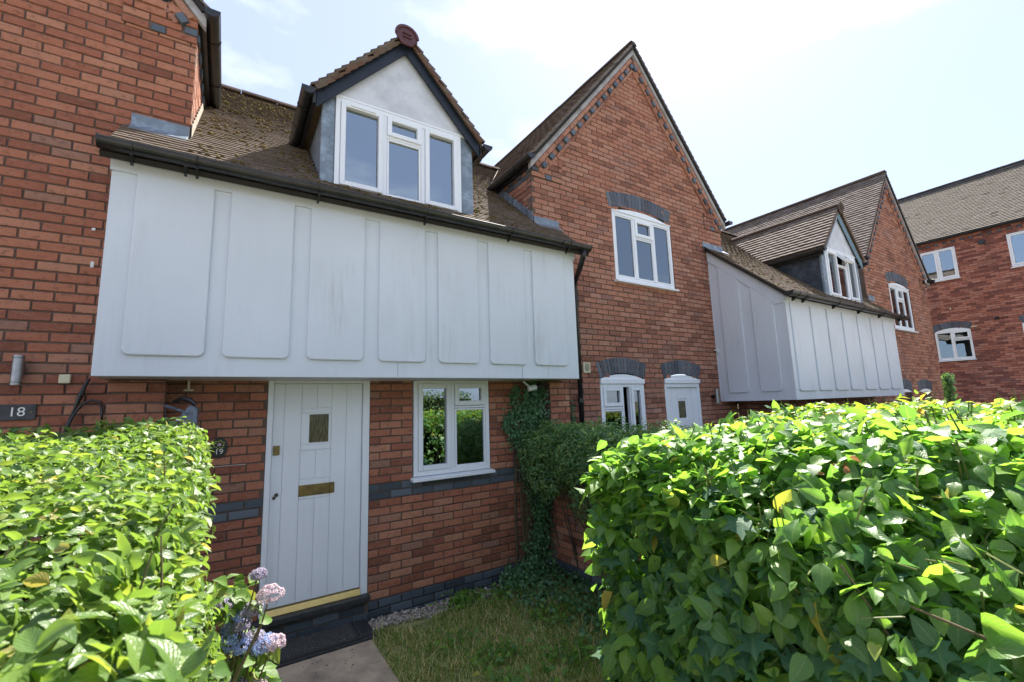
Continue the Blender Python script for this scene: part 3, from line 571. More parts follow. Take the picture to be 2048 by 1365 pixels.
    for k in (0, 1): MB().box(c[0]-.045, c[0]+.045, c[1]-.034, c[1]-.022, c[2]-.02+k*.04, c[2]-.008+k*.04).build('cap_slot', MAROON if not open_top else RIDGE, root)
    # interior
    rm = MB(); 
    F2 = Frame((C, yf+.055, dz), (1, 0, 0), (0, -1, 0)); rm.fbox(F2, -.72, .72, -.62, -.6, 3.9, 5.0).fbox(F2, -.74, -.72, -.62, 0, 3.9, 5.0).fbox(F2, .72, .74, -.62, 0, 3.9, 5.0).fbox(F2, -.72, .72, -.6, 0, 5.0, 5.02).fbox(F2, -.72, .72, -.6, 0, 3.88, 3.9)
    rm.build('room', INTERIOR, root); return root

def tongue(F, a, b, z0, ztop, parent, mat, slope=0.0, proud=0.022):
    r = .045; pts = [(a, z0+r)]+[(a+r-r*math.cos(t), z0+r-r*math.sin(t)) for t in np.linspace(.2, PI/2, 4)]+[(b-r+r*math.sin(t), z0+r-r*math.cos(t)) for t in np.linspace(0, PI/2-.2, 4)]+[(b, z0+r), (b, ztop+slope*(b-a)), (a, ztop)]
    return MB().prism([F.p(u, -.002, z) for u, z in pts], F.n*(proud+.002))  .build('panel', mat, parent, bevel=.010, smooth=False)

# ---------------- ground floor house with the white panelled front (number 19)
H19 = thing('terraced_house', 'recessed brick house, number 19, with a wide white overhang and black-trimmed dormer', 'house', (0, 0, 0))
door_hole = (-1.10, -0.212, 0.03, 2.24, 0); win_hole = (0.225, 1.14, 1.20, 2.235, 0)
w19 = brick_wall(FRONT, -1.80, 1.885, -0.3, 2.235, H19, RED, holes=(door_hole, win_hole), bands={0: (1, .012), 1: (1, .012), 14: (1, 0), 15: (1, 0), -1: (1, .012), -2: (1, .012), -3: (1, .012), -4: (1, .012)}, phase=0.0, limit=300, seed=21, name='front_wall', filt=lambda p, q: p[2] > 0 and not (q[0] < 430 and q[1] > 860))
# piers under the ends of the overhang, each a front face and a side face
for xa, xb, side in ((-2.134, -1.80, 1), (1.88, 2.175, -1)):
    Fp = Frame((0, -0.2, 0), (1, 0, 0), (0, -1, 0)); brick_wall(Fp, xa, xb, -0.3, 2.195, H19, RED, bands={0: (1, .01), 1: (1, .01)}, phase=xa, seed=31+side, name='pier', core=.09)
    Fs = Frame((xb if side > 0 else xa, -0.2, 0), (0, 1 if side > 0 else -1, 0), (side, 0, 0))
    brick_wall(Fs, 0.012 if side > 0 else -.195, .195 if side > 0 else -0.012, -0.3, 2.195, H19, RED, bands={0: (1, .01), 1: (1, .01)}, seed=33+side, name='pier_side', core=.09)
# overhang
OV = MB().box(-2.172, 2.09, -.5, .0, 2.20, 3.79).build('overhang', PANELM, H19, bevel=.004)
Fo = Frame((0, -.5, 0), (1, 0, 0), (0, -1, 0))
for a, b in ((-2.03, -1.562), (-1.454, -1.0), (-.871, -.413), (-.282, .167), (.299, .748), (.878, 1.337), (1.452, 1.917)): tongue(Fo, a, b, 2.345, 3.70, OV, PANELM)
MB().fbox(Fo, -2.178, 2.098, -.002, .0223, 3.656, 3.80).build('top_rail', PANELM, OV, bevel=.001)
for u in (-.10, 1.28): MB().fbox(Fo, u, u+.003, 0.0, .0012, 2.203, 2.345).build('board_joint', FADED, OV)
# main roof
Z19 = lambda y: 4.29+.88*y
hyp = math.hypot(1, .88); O19 = (0, -.64, Z19(-.64))
zA_, zB_ = (lambda z: -3.88+(8.09-z)/1.195), (lambda z: 4.05-(7.84-z)/1.195)
def lim19(s):
    y = -.64+s/hyp; z = Z19(y)
    if y < -.02: iv = [(-2.22, 2.235)]
    elif z < 5.16: iv = [(-1.785, 1.87)]
    elif z < 5.42: iv = [(-1.785, zB_(z)+.02)]
    else: iv = [(zA_(z)-.02, zB_(z)+.02)]
    if y > -.27:
        hf = .80 if z < 4.85 else .86-(z-4.85)/1.08
        if hf > 0: iv = cut(iv, .03-hf, .03+hf)
    return iv
R19 = roof_plane(O19, (1, 0, 0), (0, 1/hyp, .88/hyp), 3.13*hyp, lim19, H19, TILE, g=.067, th=.0105, limit=300, seed=9, minpx=10, rag=.004)
ridge((-3.3, 2.5, 6.50), (3.2, 2.5, 6.50), H19, RIDGE, r=.10)
gutter((-2.215, -.665, 3.79), (2.20, -.665, 3.785), H19, outward=(0, -1, 0), brackets=(.155, .46, .53, 1.37, 2.33, 3.29, 4.1), joints=(.49, 4.0))
flashing([(-2.18, -.012, 4.30), (-1.80, -.012, 4.30), (-1.80, -.10, 4.215), (-2.18, -.10, 4.215)], (0, -.006, .006), R19)
flashing([(-2.18, -.003, 4.27), (-1.795, -.003, 4.27), (-1.795, -.003, 4.40), (-2.18, -.003, 4.40)], (0, -.012, 0), R19)
flashing([(1.88, -.003, 4.26), (2.30, -.003, 4.26), (2.30, -.003, 4.38), (1.88, -.003, 4.38)], (0, -.012, 0), R19)
flashing([(1.88, -.012, 4.29), (2.28, -.012, 4.29), (2.28, -.12, 4.20), (1.88, -.12, 4.20)], (0, -.006, .006), R19)
# stepped side flashings where the slope meets the gable returns
for X, s, n in ((1.872, -1, 9), (-1.782, 1, 9)):
    for i in range(n):
        y = i*.115; z = Z19(y)
        MB().prism([(X, y, z+.0), (X, y+.13, z+.115), (X, y+.13, z+.235), (X, y, z+.15)], (s*.006, 0, 0)).build('step_flashing', LEAD if s < 0 else MORTAR_PALE, R19)
dormer(0, 0, 0, Z19, H19, BARGE, TILE, key='d1')
# valley bedding by the gabled house
for (xa, ya, za), (xb, yb, zb) in (((1.84, 1.0, 5.20), (2.93, 2.5, 6.52)), ((-1.75, 1.3, 5.45), (-2.55, 2.5, 6.52))):
    MB().tube([(xa, ya, za), ((xa+xb)/2, (ya+yb)/2, (za+zb)/2+.01), (xb, yb, zb)], .035, 6).build('valley_bedding', MORTAR_PALE, H19)
# downpipe on the wall of the gabled house, carrying this roof's gutter
dp = MB().tube([(2.13, -.66, 3.74), (2.13, -.64, 3.66), (2.30, -.36, 3.58), (2.42, -.14, 3.52), (2.45, -.10, 3.42), (2.45, -.10, .05)], .034, 12).build('downpipe', BLACK, H19, smooth=True)
for z in (3.30, 1.95, .9): MB().tube([(2.45, -.10, z-.03), (2.45, -.10, z+.03)], .041, 12).build('pipe_collar', BLACK, dp)

# ---- front door of number 19
Fd = Frame((0, .03, 0), (1, 0, 0), (0, -1, 0))
df = MB().fbox(Fd, -1.098, -1.054, -.05, .035, .24, 2.225).fbox(Fd, -.276, -.214, -.05, .035, .22, 2.225).fbox(Fd, -1.054, -.276, -.05, .035, 2.178, 2.225).build('door_frame', WHITE, H19, bevel=.005)
dr = MB().fbox(Fd, -1.052, -.279, -.05, -.008, .285, 2.176).build('door', WHITE, H19)
ed = [-1.050, -.962, -.822, -.692, -.562, -.428, -.281]; g = .0022
def plank(a, b, z0, z1, d=0.0): MB().fbox(Fd, a+g, b-g, -.0075, d, z0, z1).build('plank', WHITE, dr, bevel=.0022)
for i in (0, 1, 4, 5): plank(ed[i], ed[i+1], .289, 2.172, .001 if i % 2 else 0)
for a, b in ((-.822, -.692), (-.692, -.562)):
    plank(a, b, 1.953, 2.172); plank(a, b, 1.318, 1.568); plank(a, b, .289, 1.142)
plank(-.822, -.562, 1.906, 1.949, .003); plank(-.822, -.562, 1.572, 1.624, .003); plank(-.822, -.562, 1.146, 1.314, .003)
plank(-.822, -.762, 1.628, 1.902, .002); plank(-.576, -.562, 1.628, 1.902, .002)
MB().ring(Fd, -.765, -.573, 1.625, 1.905, .012, -.006, .006).build('glass_bead', WHITE, dr); MB().fbox(Fd, -.754, -.584, -.006, -.002, 1.636, 1.894).build('pane', OBSC, dr)
MB().fbox(Fd, -.824, -.522, .003, .009, 1.17, 1.267).build('letter_plate', BRASS, dr, bevel=.002); MB().ring(Fd, -.79, -.56, 1.19, 1.247, .006, .009, .013).build('letter_flap', BRASS, dr, bevel=.002); MB().tube([Fd.p(-.562, .013, 1.195), Fd.p(-.562, .03, 1.20), Fd.p(-.562, .03, 1.24), Fd.p(-.562, .013, 1.245)], .004, 6).build('flap_handle', BRASS, dr)
MB().fbox(Fd, -1.04, -.988, .001, .012, 1.548, 1.63).build('night_latch', BRASS, dr, bevel=.004); MB().tube([Fd.p(-1.014, .012, 1.60), Fd.p(-1.014, .022, 1.60)], .017, 12).build('latch_cylinder', BRASS, dr)
MB().tube([Fd.p(-1.017, 0, 1.185), Fd.p(-1.017, .006, 1.185)], .014, 12).tube([Fd.p(-1.0, .004, 1.21), Fd.p(-1.0, .012, 1.21)], .016, 12).build('keyhole_cover', BLACK, dr)
MB().hexa([(-1.054, -.02, .236), (-.276, -.02, .236), (-.276, .07, .236), (-1.054, .07, .236), (-1.054, 0.0, .283), (-.276, 0.0, .283), (-.276, .07, .283), (-1.054, .07, .283)]).build('threshold', GOLD, H19, bevel=.004)
MB().box(-1.18, -.205, -.085, .05, .185, .235).build('door_sill', SLATE, H19, bevel=.008)
brick_wall(Frame((0, -.028, 0), (1, 0, 0), (0, -1, 0)), -1.16, -.212, -.15, .184, H19, RED, bands={k: (1, 0) for k in range(-3, 4)}, phase=.1, seed=41, name='step_riser', core=.05)
room(FRONT, -1.05, -.28, .3, 2.1, H19, mat=INTDARK, dd=-.09, depth=1.0)
# ---- ground floor window of number 19
lw = window(FRONT, .235, 1.13, 1.225, 2.218, [(.28, .655, 1.275, 2.175, 'sash'), (.70, 1.085, 1.93, 2.175, 'sash'), (.70, 1.085, 1.275, 1.905, 'fixed')], H19, glass=GLASSR, fd=.012, rm=INTDARK)
mullion(FRONT, .677, 1.28, 2.173, lw, WHITE, .012); transom(FRONT, .70, 1.085, 1.917, lw, WHITE, .012, .011)
MB().box(.93, 1.07, .35, .36, 1.25, 2.0).build('interior_door', WHITE, lw)

# ---------------- gabled houses
def gabled(name, label, x0, x1, yf, dz, mat, xa, up_win=True, low=True, key=None, nl=300, lim_left=None, left_tiles=True, lenY=8.0, tmat=TILE2, z0=-.4, minpx=9, nt=300, depth_side=1.4, verge_blue=True, phase=0.0, skip=None):
    H = thing(name, label, 'house', ((x0+x1)/2, yf, z0)); F = Frame((0, yf, 0), (1, 0, 0), (0, -1, 0)); m = 1.195; zt = 7.84+dz; half = (x1-x0)/2
    wt = lambda u: zt-.085-m*abs(u-xa)
    def span(z):
        h = (zt-.085-z)/m; return (max(x0, xa-h), min(x1, xa+h))
    holes = []
    if up_win: holes.append((xa-.685, xa+.675, 3.68+dz, 4.80+dz, .10))
    if low: holes += [(xa-1.15, xa-.265, 1.0+dz, 2.235+dz, .075), (xa+.20, xa+1.08, -.2, 2.24+dz, .075)]
    brick_wall(F, x0, x1, z0, zt, H, mat, span=span, holes=holes, bands={14: (1, 0), 15: (1, 0)} if low else {}, limit=nl, minpx=minpx, seed=int(abs(x0)*10)+3, name='gable_wall', phase=phase, filt=skip)
    gable_band(F, xa, zt-.165, half-.02, m, H, limit=120, seed=int(abs(x0)*7))
    # kneeler courses with blue headers
    kn = []; kb = []; rnd = random.Random(3)
    for sx, s in ((x0, 1), (x1, -1)):
        for r in range(4):
            z = 4.95+dz+.075*r; xx = 0.0; w = .52-.0*r
            while xx < w-.05:
                ll = .1025 if (r == 1 and abs(xx) < .01) or (r == 0 and .2 < xx < .33) else .215; ll = min(ll, w-xx); a, b = sx+s*xx, sx+s*(xx+ll-.01 if ll < .2 else xx+ll)
                tgt = kb if ll < .12 and r < 2 else kn; tgt.append((brick_M(F, min(a, b), max(a, b), z+.005, z+.070, .014+.007*r, rnd), rnd.choice(BR))); xx += ll+.01
    k = MB().fbox(F, x0+.002, x0+.515, -.02, .008, 4.955+dz, 5.245+dz).build('kneeler', MORTAR, H); MB().fbox(F, x1-.515, x1-.002, -.02, .008, 4.955+dz, 5.245+dz).build('kneeler', MORTAR, H); emit(kb, 'blue_brick', BLUE, k, 20, 5); emit(kn, 'brick', mat, k, 40, 5)
    hy = math.hypot(1, m)
    for s in (-1, 1):
        w = half+.06; O = (xa+s*w, yf-.09, zt-m*w); Sv = (-s/hy, 0, m/hy)
        f = (lim_left if s < 0 else None)
        def lim(ss, O=O, f=f): z = O[2]+ss*m/hy; return [(0, min(lenY, f(z)-O[1]))] if f else [(0, lenY)]
        roof_plane(O, (0, 1, 0), Sv, w*hy, lim, H, tmat, name='roof_slope', limit=nt if s < 0 else 0, seed=50+s, minpx=8, rag=.006)
        # mortar bedded verge
        a = V(*O)+V(0, .028, -.012); b = V(xa, yf-.062, zt-.012); MB().prism([a, b, b-V(0, 0, .15), a-V(0, 0, .15)], (0, .06, 0)).build('undercloak', UNDERCLOAK, H)
        gx = xa+s*(w+.045); gz = zt-m*w-.03; gutter((gx, yf-.14, gz), (gx, yf+(depth_side if s < 0 else 1.5), gz-.02), H, r=.058, brackets=(.35, 1.0), brk=False)
        MB().box(min(xa+s*w, xa+s*(w-.03)), max(xa+s*w, xa+s*(w-.03)), yf+.0, yf+3, gz-.10, gz+.01).build('fascia', BLACK, H)
    ridge((xa, yf-.08, zt+.02), (xa, yf+lenY, zt+.02), H, RIDGE, r=.09)
    return H, F

skipB = lambda p, q: not (q[0] < 1160 and 480 < q[1]) and not (q[1] > 850 and q[0] > 1180)
HB, FB = gabled('terraced_house', 'tall gabled brick house with blue brick arches between the two white overhangs', 1.88, 6.20, 0.0, 0.0, RED2, 4.05, lim_left=lambda z: (99 if z > 6.45 else (z-4.29)/.88+.15), key='B', skip=skipB, depth_side=1.12)
brick_wall(Frame((1.88, 0, 0), (0, -1, 0), (-1, 0, 0)), -1.6, -.01, 4.2, 5.2, HB, RED2, seed=61, name='return_wall', limit=60, span=lambda z: (-(z-4.25)/.88, -.01), bands={66: (0, 0)})
kb = []; rnd = random.Random(9)
Fr = Frame((1.88, 0, 0), (0, -1, 0), (-1, 0, 0))
for i in range(5): kb.append((brick_M(Fr, -.11-.225*i, -.01-.225*i, 5.03, 5.095, .02, rnd), BR[i]))
emit(kb, 'blue_brick', BLUE, HB, 10, 4)
def upper_window(F, xa, dz, H, blind=True, n=19):
    w = window(F, xa-.68, xa+.67, 3.71+dz, 4.785+dz, [(xa-.635, xa-.235, 3.765+dz, 4.74+dz, 'fixed'), (xa-.195, xa+.205, 4.46+dz, 4.74+dz, 'sash'), (xa-.195, xa+.205, 3.765+dz, 4.435+dz, 'fixed'), (xa+.245, xa+.625, 3.765+dz, 4.74+dz, 'fixed')], H, mat=WHITE, glass=GLASS, fd=.004)
    mullion(F, xa-.215, 3.77+dz, 4.735+dz, w, WHITE, .004); mullion(F, xa+.225, 3.77+dz, 4.735+dz, w, WHITE, .004); transom(F, xa-.195, xa+.205, 4.448+dz, w, WHITE, .004, .011)
    headboard(F, xa-.005, .67, 4.80+dz, .085, WHITE, w, .0); MB().fbox(F, xa-.69, xa+.68, -.04, .018, 4.787+dz, 4.803+dz).build('head_trim', WHITE, w)
    if blind: MB().fbox(F, xa-.64, xa+.63, -.082, -.078, 4.52+dz, 4.75+dz).build('roller_blind', BLIND, w); MB().fbox(F, xa-.64, xa+.63, -.16, -.155, 3.72+dz, 4.75+dz).build('curtain', CURTAIN, w)
    arch(F, xa-.035+.0, .695, 4.835+dz, .085, n, .228, H); return w
upper_window(FB, 4.03, 0, HB)
# lower window and door of the gabled house
lb = window(FB, 2.905, 3.785, 1.03, 2.165, [(2.95, 3.32, 1.85, 2.12, 'sash'), (2.95, 3.32, 1.08, 1.81, 'fixed'), (3.50, 3.74, 1.08, 2.12, 'sash')], HB, rm=INTDARK, fd=.0)
mullion(FB, 3.335, 1.085, 2.12, lb, WHITE, 0, .014); mullion(FB, 3.485, 1.085, 2.12, lb, WHITE, 0, .012); transom(FB, 2.95, 3.32, 1.83, lb, WHITE, 0, .018)
headboard(FB, 3.345, .44, 2.235, .072, WHITE, lb, 0.0); MB().fbox(FB, 2.90, 3.79, -.04, .02, 2.166, 2.234).build('head_trim', WHITE, lb, bevel=.004)
arch(FB, 3.352, .445, 2.243, .075, 15, .222, HB); arch(FB, 4.69, .437, 2.243, .075, 12, .222, HB)
fr = MB().fbox(FB, 4.255, 4.31, -.06, .0, -.1, 2.17).fbox(FB, 5.07, 5.125, -.06, .0, -.1, 2.17).fbox(FB, 4.31, 5.07, -.06, .0, 2.11, 2.17).build('door_frame', WHITE, HB, bevel=.004)
headboard(FB, 4.69, .437, 2.235, .072, WHITE, fr, 0.0); MB().fbox(FB, 4.25, 5.13, -.04, .02, 2.171, 2.234).build('head_trim', WHITE, fr, bevel=.004)
drb = MB().fbox(FB, 4.31, 5.07, -.06, -.04, -.1, 2.11).build('door', WHITE, HB)
for i in range(6):
    a = 4.312+i*.1263
    if i in (2, 3): MB().fbox(FB, a+.002, a+.124, -.039, -.03, 1.93, 2.105).build('plank', WHITE, drb, bevel=.002); MB().fbox(FB, a+.002, a+.124, -.039, -.03, -.1, 1.62).build('plank', WHITE, drb, bevel=.002)
    else: MB().fbox(FB, a+.002, a+.124, -.039, -.03, -.1, 2.105).build('plank', WHITE, drb, bevel=.002)
MB().fbox(FB, 4.60, 4.77, -.038, -.034, 1.63, 1.895).build('pane', OBSC, drb)
# wall vent
vt = MB().fbox(FB, 2.60, 2.725, .0, .02, 2.315, 2.455).build('wall_vent', CREAM, HB, bevel=.003)
for i in range(7):
    z = 2.34+i*.015; hw = .042*math.sqrt(max(0, 1-((i-3)/4)**2)); MB().fbox(FB, 2.663-hw, 2.663+hw, .02, .0225, z, z+.007).build('vent_slot', BLACK, vt)

HA, FA = gabled('terraced_house', 'brick gabled house at the left edge, number 18, rising beside the white overhang', -5.97, -1.79, 0.0, 0.25, RED, -3.88, up_win=False, low=False, key='A', skip=lambda p, q: q[1] < 880 and p[0] > -3.3 and not (p[0] > -2.15 and p[2] < 4.1), depth_side=1.33, lenY=6.0, phase=.08, nt=0)
brick_wall(Frame((-1.79, 0, 0), (0, 1, 0), (1, 0, 0)), .01, 1.6, 4.2, 5.42, HA, RED2, seed=67, name='return_wall', limit=60, span=lambda z: (.01, (z-4.25)/.88), minpx=5)
kb = []; Fr = Frame((-1.79, 0, 0), (0, 1, 0), (1, 0, 0))
for i in range(5): kb.append((brick_M(Fr, .01+.225*i, .11+.225*i, 5.25, 5.315, .02, rnd), BR[i]))
emit(kb, 'blue_brick', BLUE, HA, 10, 4)
HC, FC = gabled('terraced_house', 'farther gabled brick house joining the right end of the second white overhang', 10.54, 14.80, -.7, -.27, RED2, 12.70, lim_left=lambda z: (99 if z > 6.2 else (z-4.59)/.88+.15), key='C', nl=300, depth_side=.9, tmat=TILE2, minpx=6, nt=300, skip=lambda p, q: q[1] < 800 and q[0] > 1720)
upper_window(FC, 12.62, -.27, HC, n=19)
for s in ((11.55, 12.44, 2.0), (12.90, 13.92, 2.0)):
    xm = (s[0]+s[1])/2; hf = (s[1]-s[0])/2-.03; arch(FC, xm, hf, 1.93, .075, 12, .222, HC); headboard(FC, xm, hf, 1.92, .072, WHITE, HC, .0)

# ---------------- second recessed house with white overhang
H2 = thing('terraced_house', 'recessed house with the farther white panelled overhang and pale blue trimmed dormer', 'house', (8.3, -.7, 0))
brick_wall(Frame((0, -.7, 0), (1, 0, 0), (0, -1, 0)), 6.20, 10.53, -.4, 1.86, H2, RED2, seed=71, name='front_wall', limit=0)
ov2 = MB().prism([(5.70, 0, 1.86), (5.70, -1.2, 1.86), (5.70, -1.2, 3.45), (5.70, -1.15, 3.52), (5.70, -0.0, 4.53)], (4.42, 0, 0)).build('overhang', PANELM, H2)
F2f = Frame((0, -1.2, 0), (1, 0, 0), (0, -1, 0))
for a, b in ((5.808, 6.348), (6.451, 6.90), (7.031, 7.522), (7.625, 8.094), (8.25, 8.739), (8.86, 9.365), (9.47, 9.96)): tongue(F2f, a+.0, b, 1.985, 3.39, ov2, PANELM)
MB().fbox(F2f, 5.695, 10.125, -.002, .0223, 3.346, 3.455).build('top_rail', PANELM, ov2, bevel=.001)
Fs = Frame((5.70, 0, 0), (0, -1, 0), (-1, 0, 0)); zr = lambda u: 4.34-.93*u
MB().prism([Fs.p(u, 0.0005, z) for u, z in ((0.0, 1.862), (1.199, 1.862), (1.199, 3.449), (1.15, 3.519), (0, 4.529))], Fs.n*.002).build('side_board', PANELS, ov2)
for a, b in ((.165, .513), (.69, 1.025)): tongue(Fs, a, b, 1.995, zr(a), ov2, PANELS, slope=-.93, proud=.022)
MB().prism([Fs.p(u, .002, z) for u, z in ((.0, zr(0)+.001), (1.03, zr(1.03)+.001), (1.03, 3.34), (1.198, 3.34), (1.198, 3.45), (1.15, 3.51), (0, 4.52))], Fs.n*.0205).build('raking_rail', PANELS, ov2, bevel=.004)
MB().prism([Fs.p(u, .003, z) for u, z in ((.0, 1.87), (.012, 1.87), (.012, zr(0)-.1), (.0, zr(0)-.1))], Fs.n*.008).build('edge_bead', PANELS, ov2)
Z2 = lambda y: 4.59+.88*y
zBr = lambda z: 4.05+(7.84-z)/1.195; zCl = lambda z: 12.70-(7.57-z)/1.195
def lim2(s):
    y = -1.33+s/hyp; z = Z2(y)
    a = 5.62 if y < -.02 else (6.21 if z < 5.2 else zBr(z)-.02); b = 10.28 if y < -.72 else (10.53 if z < 4.93 else zCl(z)+.02)
    iv = [(a, b)]
    if y > -1.0:
        hf = .80 if z < 4.85-.31 else .86-(z-4.54)/1.08
        if hf > 0: iv = cut(iv, 8.51-hf, 8.51+hf)
    return iv
R2 = roof_plane((0, -1.33, Z2(-1.33)), (1, 0, 0), (0, 1/hyp, .88/hyp), 3.2*hyp, lim2, H2, TILE, g=.067, th=.0105, limit=200, seed=19, minpx=8, rag=.004)
MB().prism([(5.64, -1.30, Z2(-1.30)-.05), (5.64, -.02, Z2(-.02)-.05), (5.64, -.02, Z2(-.02)), (5.64, -1.30, Z2(-1.30))], (.05, 0, 0)).build('verge_bedding', TILE, H2)
ridge((5.2, 1.86, 6.24), (11.6, 1.86, 6.24), H2, RIDGE)
gutter((5.50, -1.365, 3.45), (10.32, -1.365, 3.445), H2, outward=(0, -1, 0), brackets=(.2, .5, 1.55, 2.55, 3.5, 4.5), joints=(.45, 4.3), r=.06)
flashing([(5.60, -.003, 4.55), (6.19, -.003, 4.55), (6.19, -.003, 4.68), (5.56, -.003, 4.68)], (0, -.012, 0), R2); flashing([(5.58, -.012, 4.60), (6.2, -.012, 4.60), (6.2, -.13, 4.50), (5.56, -.13, 4.50)], (0, -.006, .006), R2)
flashing([(10.54, -.703, 3.97), (10.90, -.703, 3.97), (10.90, -.703, 4.1), (10.54, -.703, 4.1)], (0, -.012, 0), R2)
dormer(8.48, -.72, -.31, Z2, H2, PALEBARGE, TILE2, open_top=True, cheekmat=LEADD, tseed=23, lim_s=260)

# ---------------- cross building at the right
HD = thing('apartment_building', 'long brick building across the far right with a pale tiled roof and white casement windows', 'building', (20, -2, -1.5))
FD = Frame((20, 0, 0), (0, -1, 0), (-1, 0, 0))
wd = [(-.57, .405, 5.83, 6.97, 0), (1.65, 2.9, 5.83, 6.965, 0), (-.485, .437, 2.96, 4.0, .10), (1.62, 2.9, 2.96, 4.0, .10), (-.5, .45, .2, 1.22, .1)]
brick_wall(FD, -5, 6.5, -1.5, 7.30, HD, RED3, holes=wd, seed=81, name='facade', limit=300, minpx=9, core=.15, filt=lambda p, q: q[0] > 1840 and q[1] < 830)
bl = [(brick_M(FD, u, u+.1025, 7.13, 7.195, .02, rnd), rnd.choice(BR)) for u in np.arange(-1.0, 6, .225)]; emit(bl, 'blue_brick', BLUE, HD, 40, 5)
HDy = math.hypot(1, 1.0)
roof_plane((19.88, 5, 7.34), (0, -1, 0), (1/HDy, 0, 1/HDy), 2.6*HDy, lambda s: [(0, 11.5)], HD, TILE3, limit=300, seed=85, minpx=8, filt=lambda p, q: q[0] > 1800)
roof_plane((25.3, 5, 7.34), (0, -1, 0), (-1/HDy, 0, 1/HDy), 2.75*HDy, lambda s: [(0, 11.5)], HD, TILE3, limit=0, seed=86)
ridge((22.55, 5, 9.98), (22.55, -6.5, 9.98), HD, RIDGEG, r=.12)
gutter((19.82, 5, 7.30), (19.82, -6.5, 7.32), HD, r=.065, brackets=(.9, 1.8, 2.7, 3.6, 4.5, 5.4, 6.3, 7.2, 8.1), brk=False)
def dwin(u0, u1, z0, z1, lights, muls, rise=0, rm=INTDARK, lace=False, mat=UPVC):
    w = window(FD, u0, u1, z0, z1, lights, HD, mat=mat, glass=GLASSR if not lace else GLASS, rm=rm, fd=.0, fw=.04, sashw=.045)
    for u in muls: mullion(FD, u, z0+.05, z1-.04, w, mat, 0, .022)
    if rise: headboard(FD, (u0+u1)/2, (u1-u0)/2, z1, rise, mat, w, 0.0); arch(FD, (u0+u1)/2, (u1-u0)/2, z1+.005, rise, int((u1-u0)/.075), .22, HD)
    if lace: MB().fbox(FD, u0+.05, u1-.05, -.13, -.125, z0+.04, z1-.04).build('lace_curtain', LACE, w)
    return w
dwin(-.57, .405, 5.85, 6.97, [(-.53, -.105, 5.90, 6.93, 's'), (-.06, .365, 5.90, 6.93, 's')], (-.083,))
dwin(1.65, 2.9, 5.85, 6.965, [(1.69, 2.86, 5.90, 6.92, 's')], ())
w = dwin(-.485, .437, 2.98, 4.0, [(-.445, -.06, 3.03, 3.96, 'fixed'), (-.015, .397, 3.70, 3.96, 's'), (-.015, .397, 3.03, 3.66, 'fixed')], (-.038,), .10, lace=True); transom(FD, -.015, .397, 3.68, w, UPVC, 0, .015)
dwin(1.62, 2.9, 2.98, 4.0, [(1.66, 2.24, 3.03, 3.96, 'fixed'), (2.28, 2.86, 3.03, 3.96, 'fixed')], (2.26,), .10, lace=True)
dwin(-.5, .45, .22, 1.22, [(-.46, .41, .27, 1.18, 'fixed')], (), .10)
for u, z, r in ((1.08, 6.893, .095), (1.095, 4.259, .055), (1.154, 1.36, .09)):
    MB().tube([FD.p(u, 0, z), FD.p(u, .035, z-.004)], [r, r*.92], 16).tube([FD.p(u, .03, z), FD.p(u, .045, z)], r*.6, 12).build('round_vent', BLACK, HD)
for u, z in ((.47, 4.05), (.02, 4.75)): MB().fbox(FD, u, u+.14 if z < 4.5 else u+.03, 0, .03, z, z+.03 if z < 4.5 else z+.07).build('cable_clip', CREAM, HD)

# ================================================================== ground
GR = MB().add([(-400, -400, -.03), (400, -400, -.03), (400, 400, -.03), (-400, 400, -.03)], [(0, 1, 2, 3)]).build('ground', SOIL, None, 'structure')
for i, (ya, yb_) in enumerate(((-1.155, -.402), (-2.0, -1.163), (-2.95, -2.008), (-3.9, -2.958), (-4.9, -3.908))): MB().box(-1.34, -.275+.006*(i % 2), ya, yb_, -.02, .012-.003*(i % 2)).build('path', CONCRETE, None, 'structure', bevel=.008)
MB().box(-1.2, -.235, -.399, -.03, -.02, .03).build('paving_slab', SLATE, None, 'structure', bevel=.006)

BOUNCE_LANE = m_simple('pale_bounce_surface', (0.46, 0.43, 0.38), 0.9, 0.2, 2.0, 0.4, 0.2)
MB().box(-40, 40, -16, -5.1, -.05, -.005).build('bounce_lane', BOUNCE_LANE, None, 'structure')  # unseen pale paving, added to bounce sunlight onto the house fronts

brick_wall(Frame((6.20, -.7, 0), (0, 1, 0), (-1, 0, 0)), 0.0, .71, -.4, 1.86, H2, RED2, seed=73, name='return_wall', limit=0)
# ================================================================== vegetation
def leaf_variant(kind, seed, nv=5, half=2):
    """unit leaf: length 1 along +y, upper side +z; uv.x = -1..1 across, uv.y 0..1 along"""
    r = np.random.default_rng(seed); v = []; uv = []; f = []; cup = r.uniform(.12, .55); curl = r.uniform(.15, .85); tw = r.uniform(-.25, .25); asym = r.uniform(-.06, .06)
    W_ = {'privet': .21, 'hedge': .25, 'dogwood': .31, 'round': .40, 'grassy': .05}[kind]
    cols = np.linspace(-1, 1, 2*half+1)
    for i in range(nv+1):
        t = i/nv
        if kind == 'dogwood': w = W_*(math.sin(PI*min(t**.72, 1))**.85)*(1.06-.25*t) if 0 < t < 1 else .006
        elif kind == 'round': w = W_*math.sin(PI*t**.6)**.7 if 0 < t < 1 else .02
        else: w = W_*math.sin(PI*t**.85)**.8 if 0 < t < 1 else .012
        for c in cols:
            x = c*w+asym*math.sin(PI*t); z = cup*abs(c)*w-curl*t*t*.5+tw*c*w*t+.02*math.sin(t*14+seed+abs(c)*3)*abs(c)
            v.append((x, t*(1-.1*curl*t), z)); uv.append((c, t))
    k = len(cols)
    for i in range(nv):
        for j in range(k-1): a = i*k+j; f.append((a, a+1, a+k+1, a+k))
    return Variant(v, f, uv)
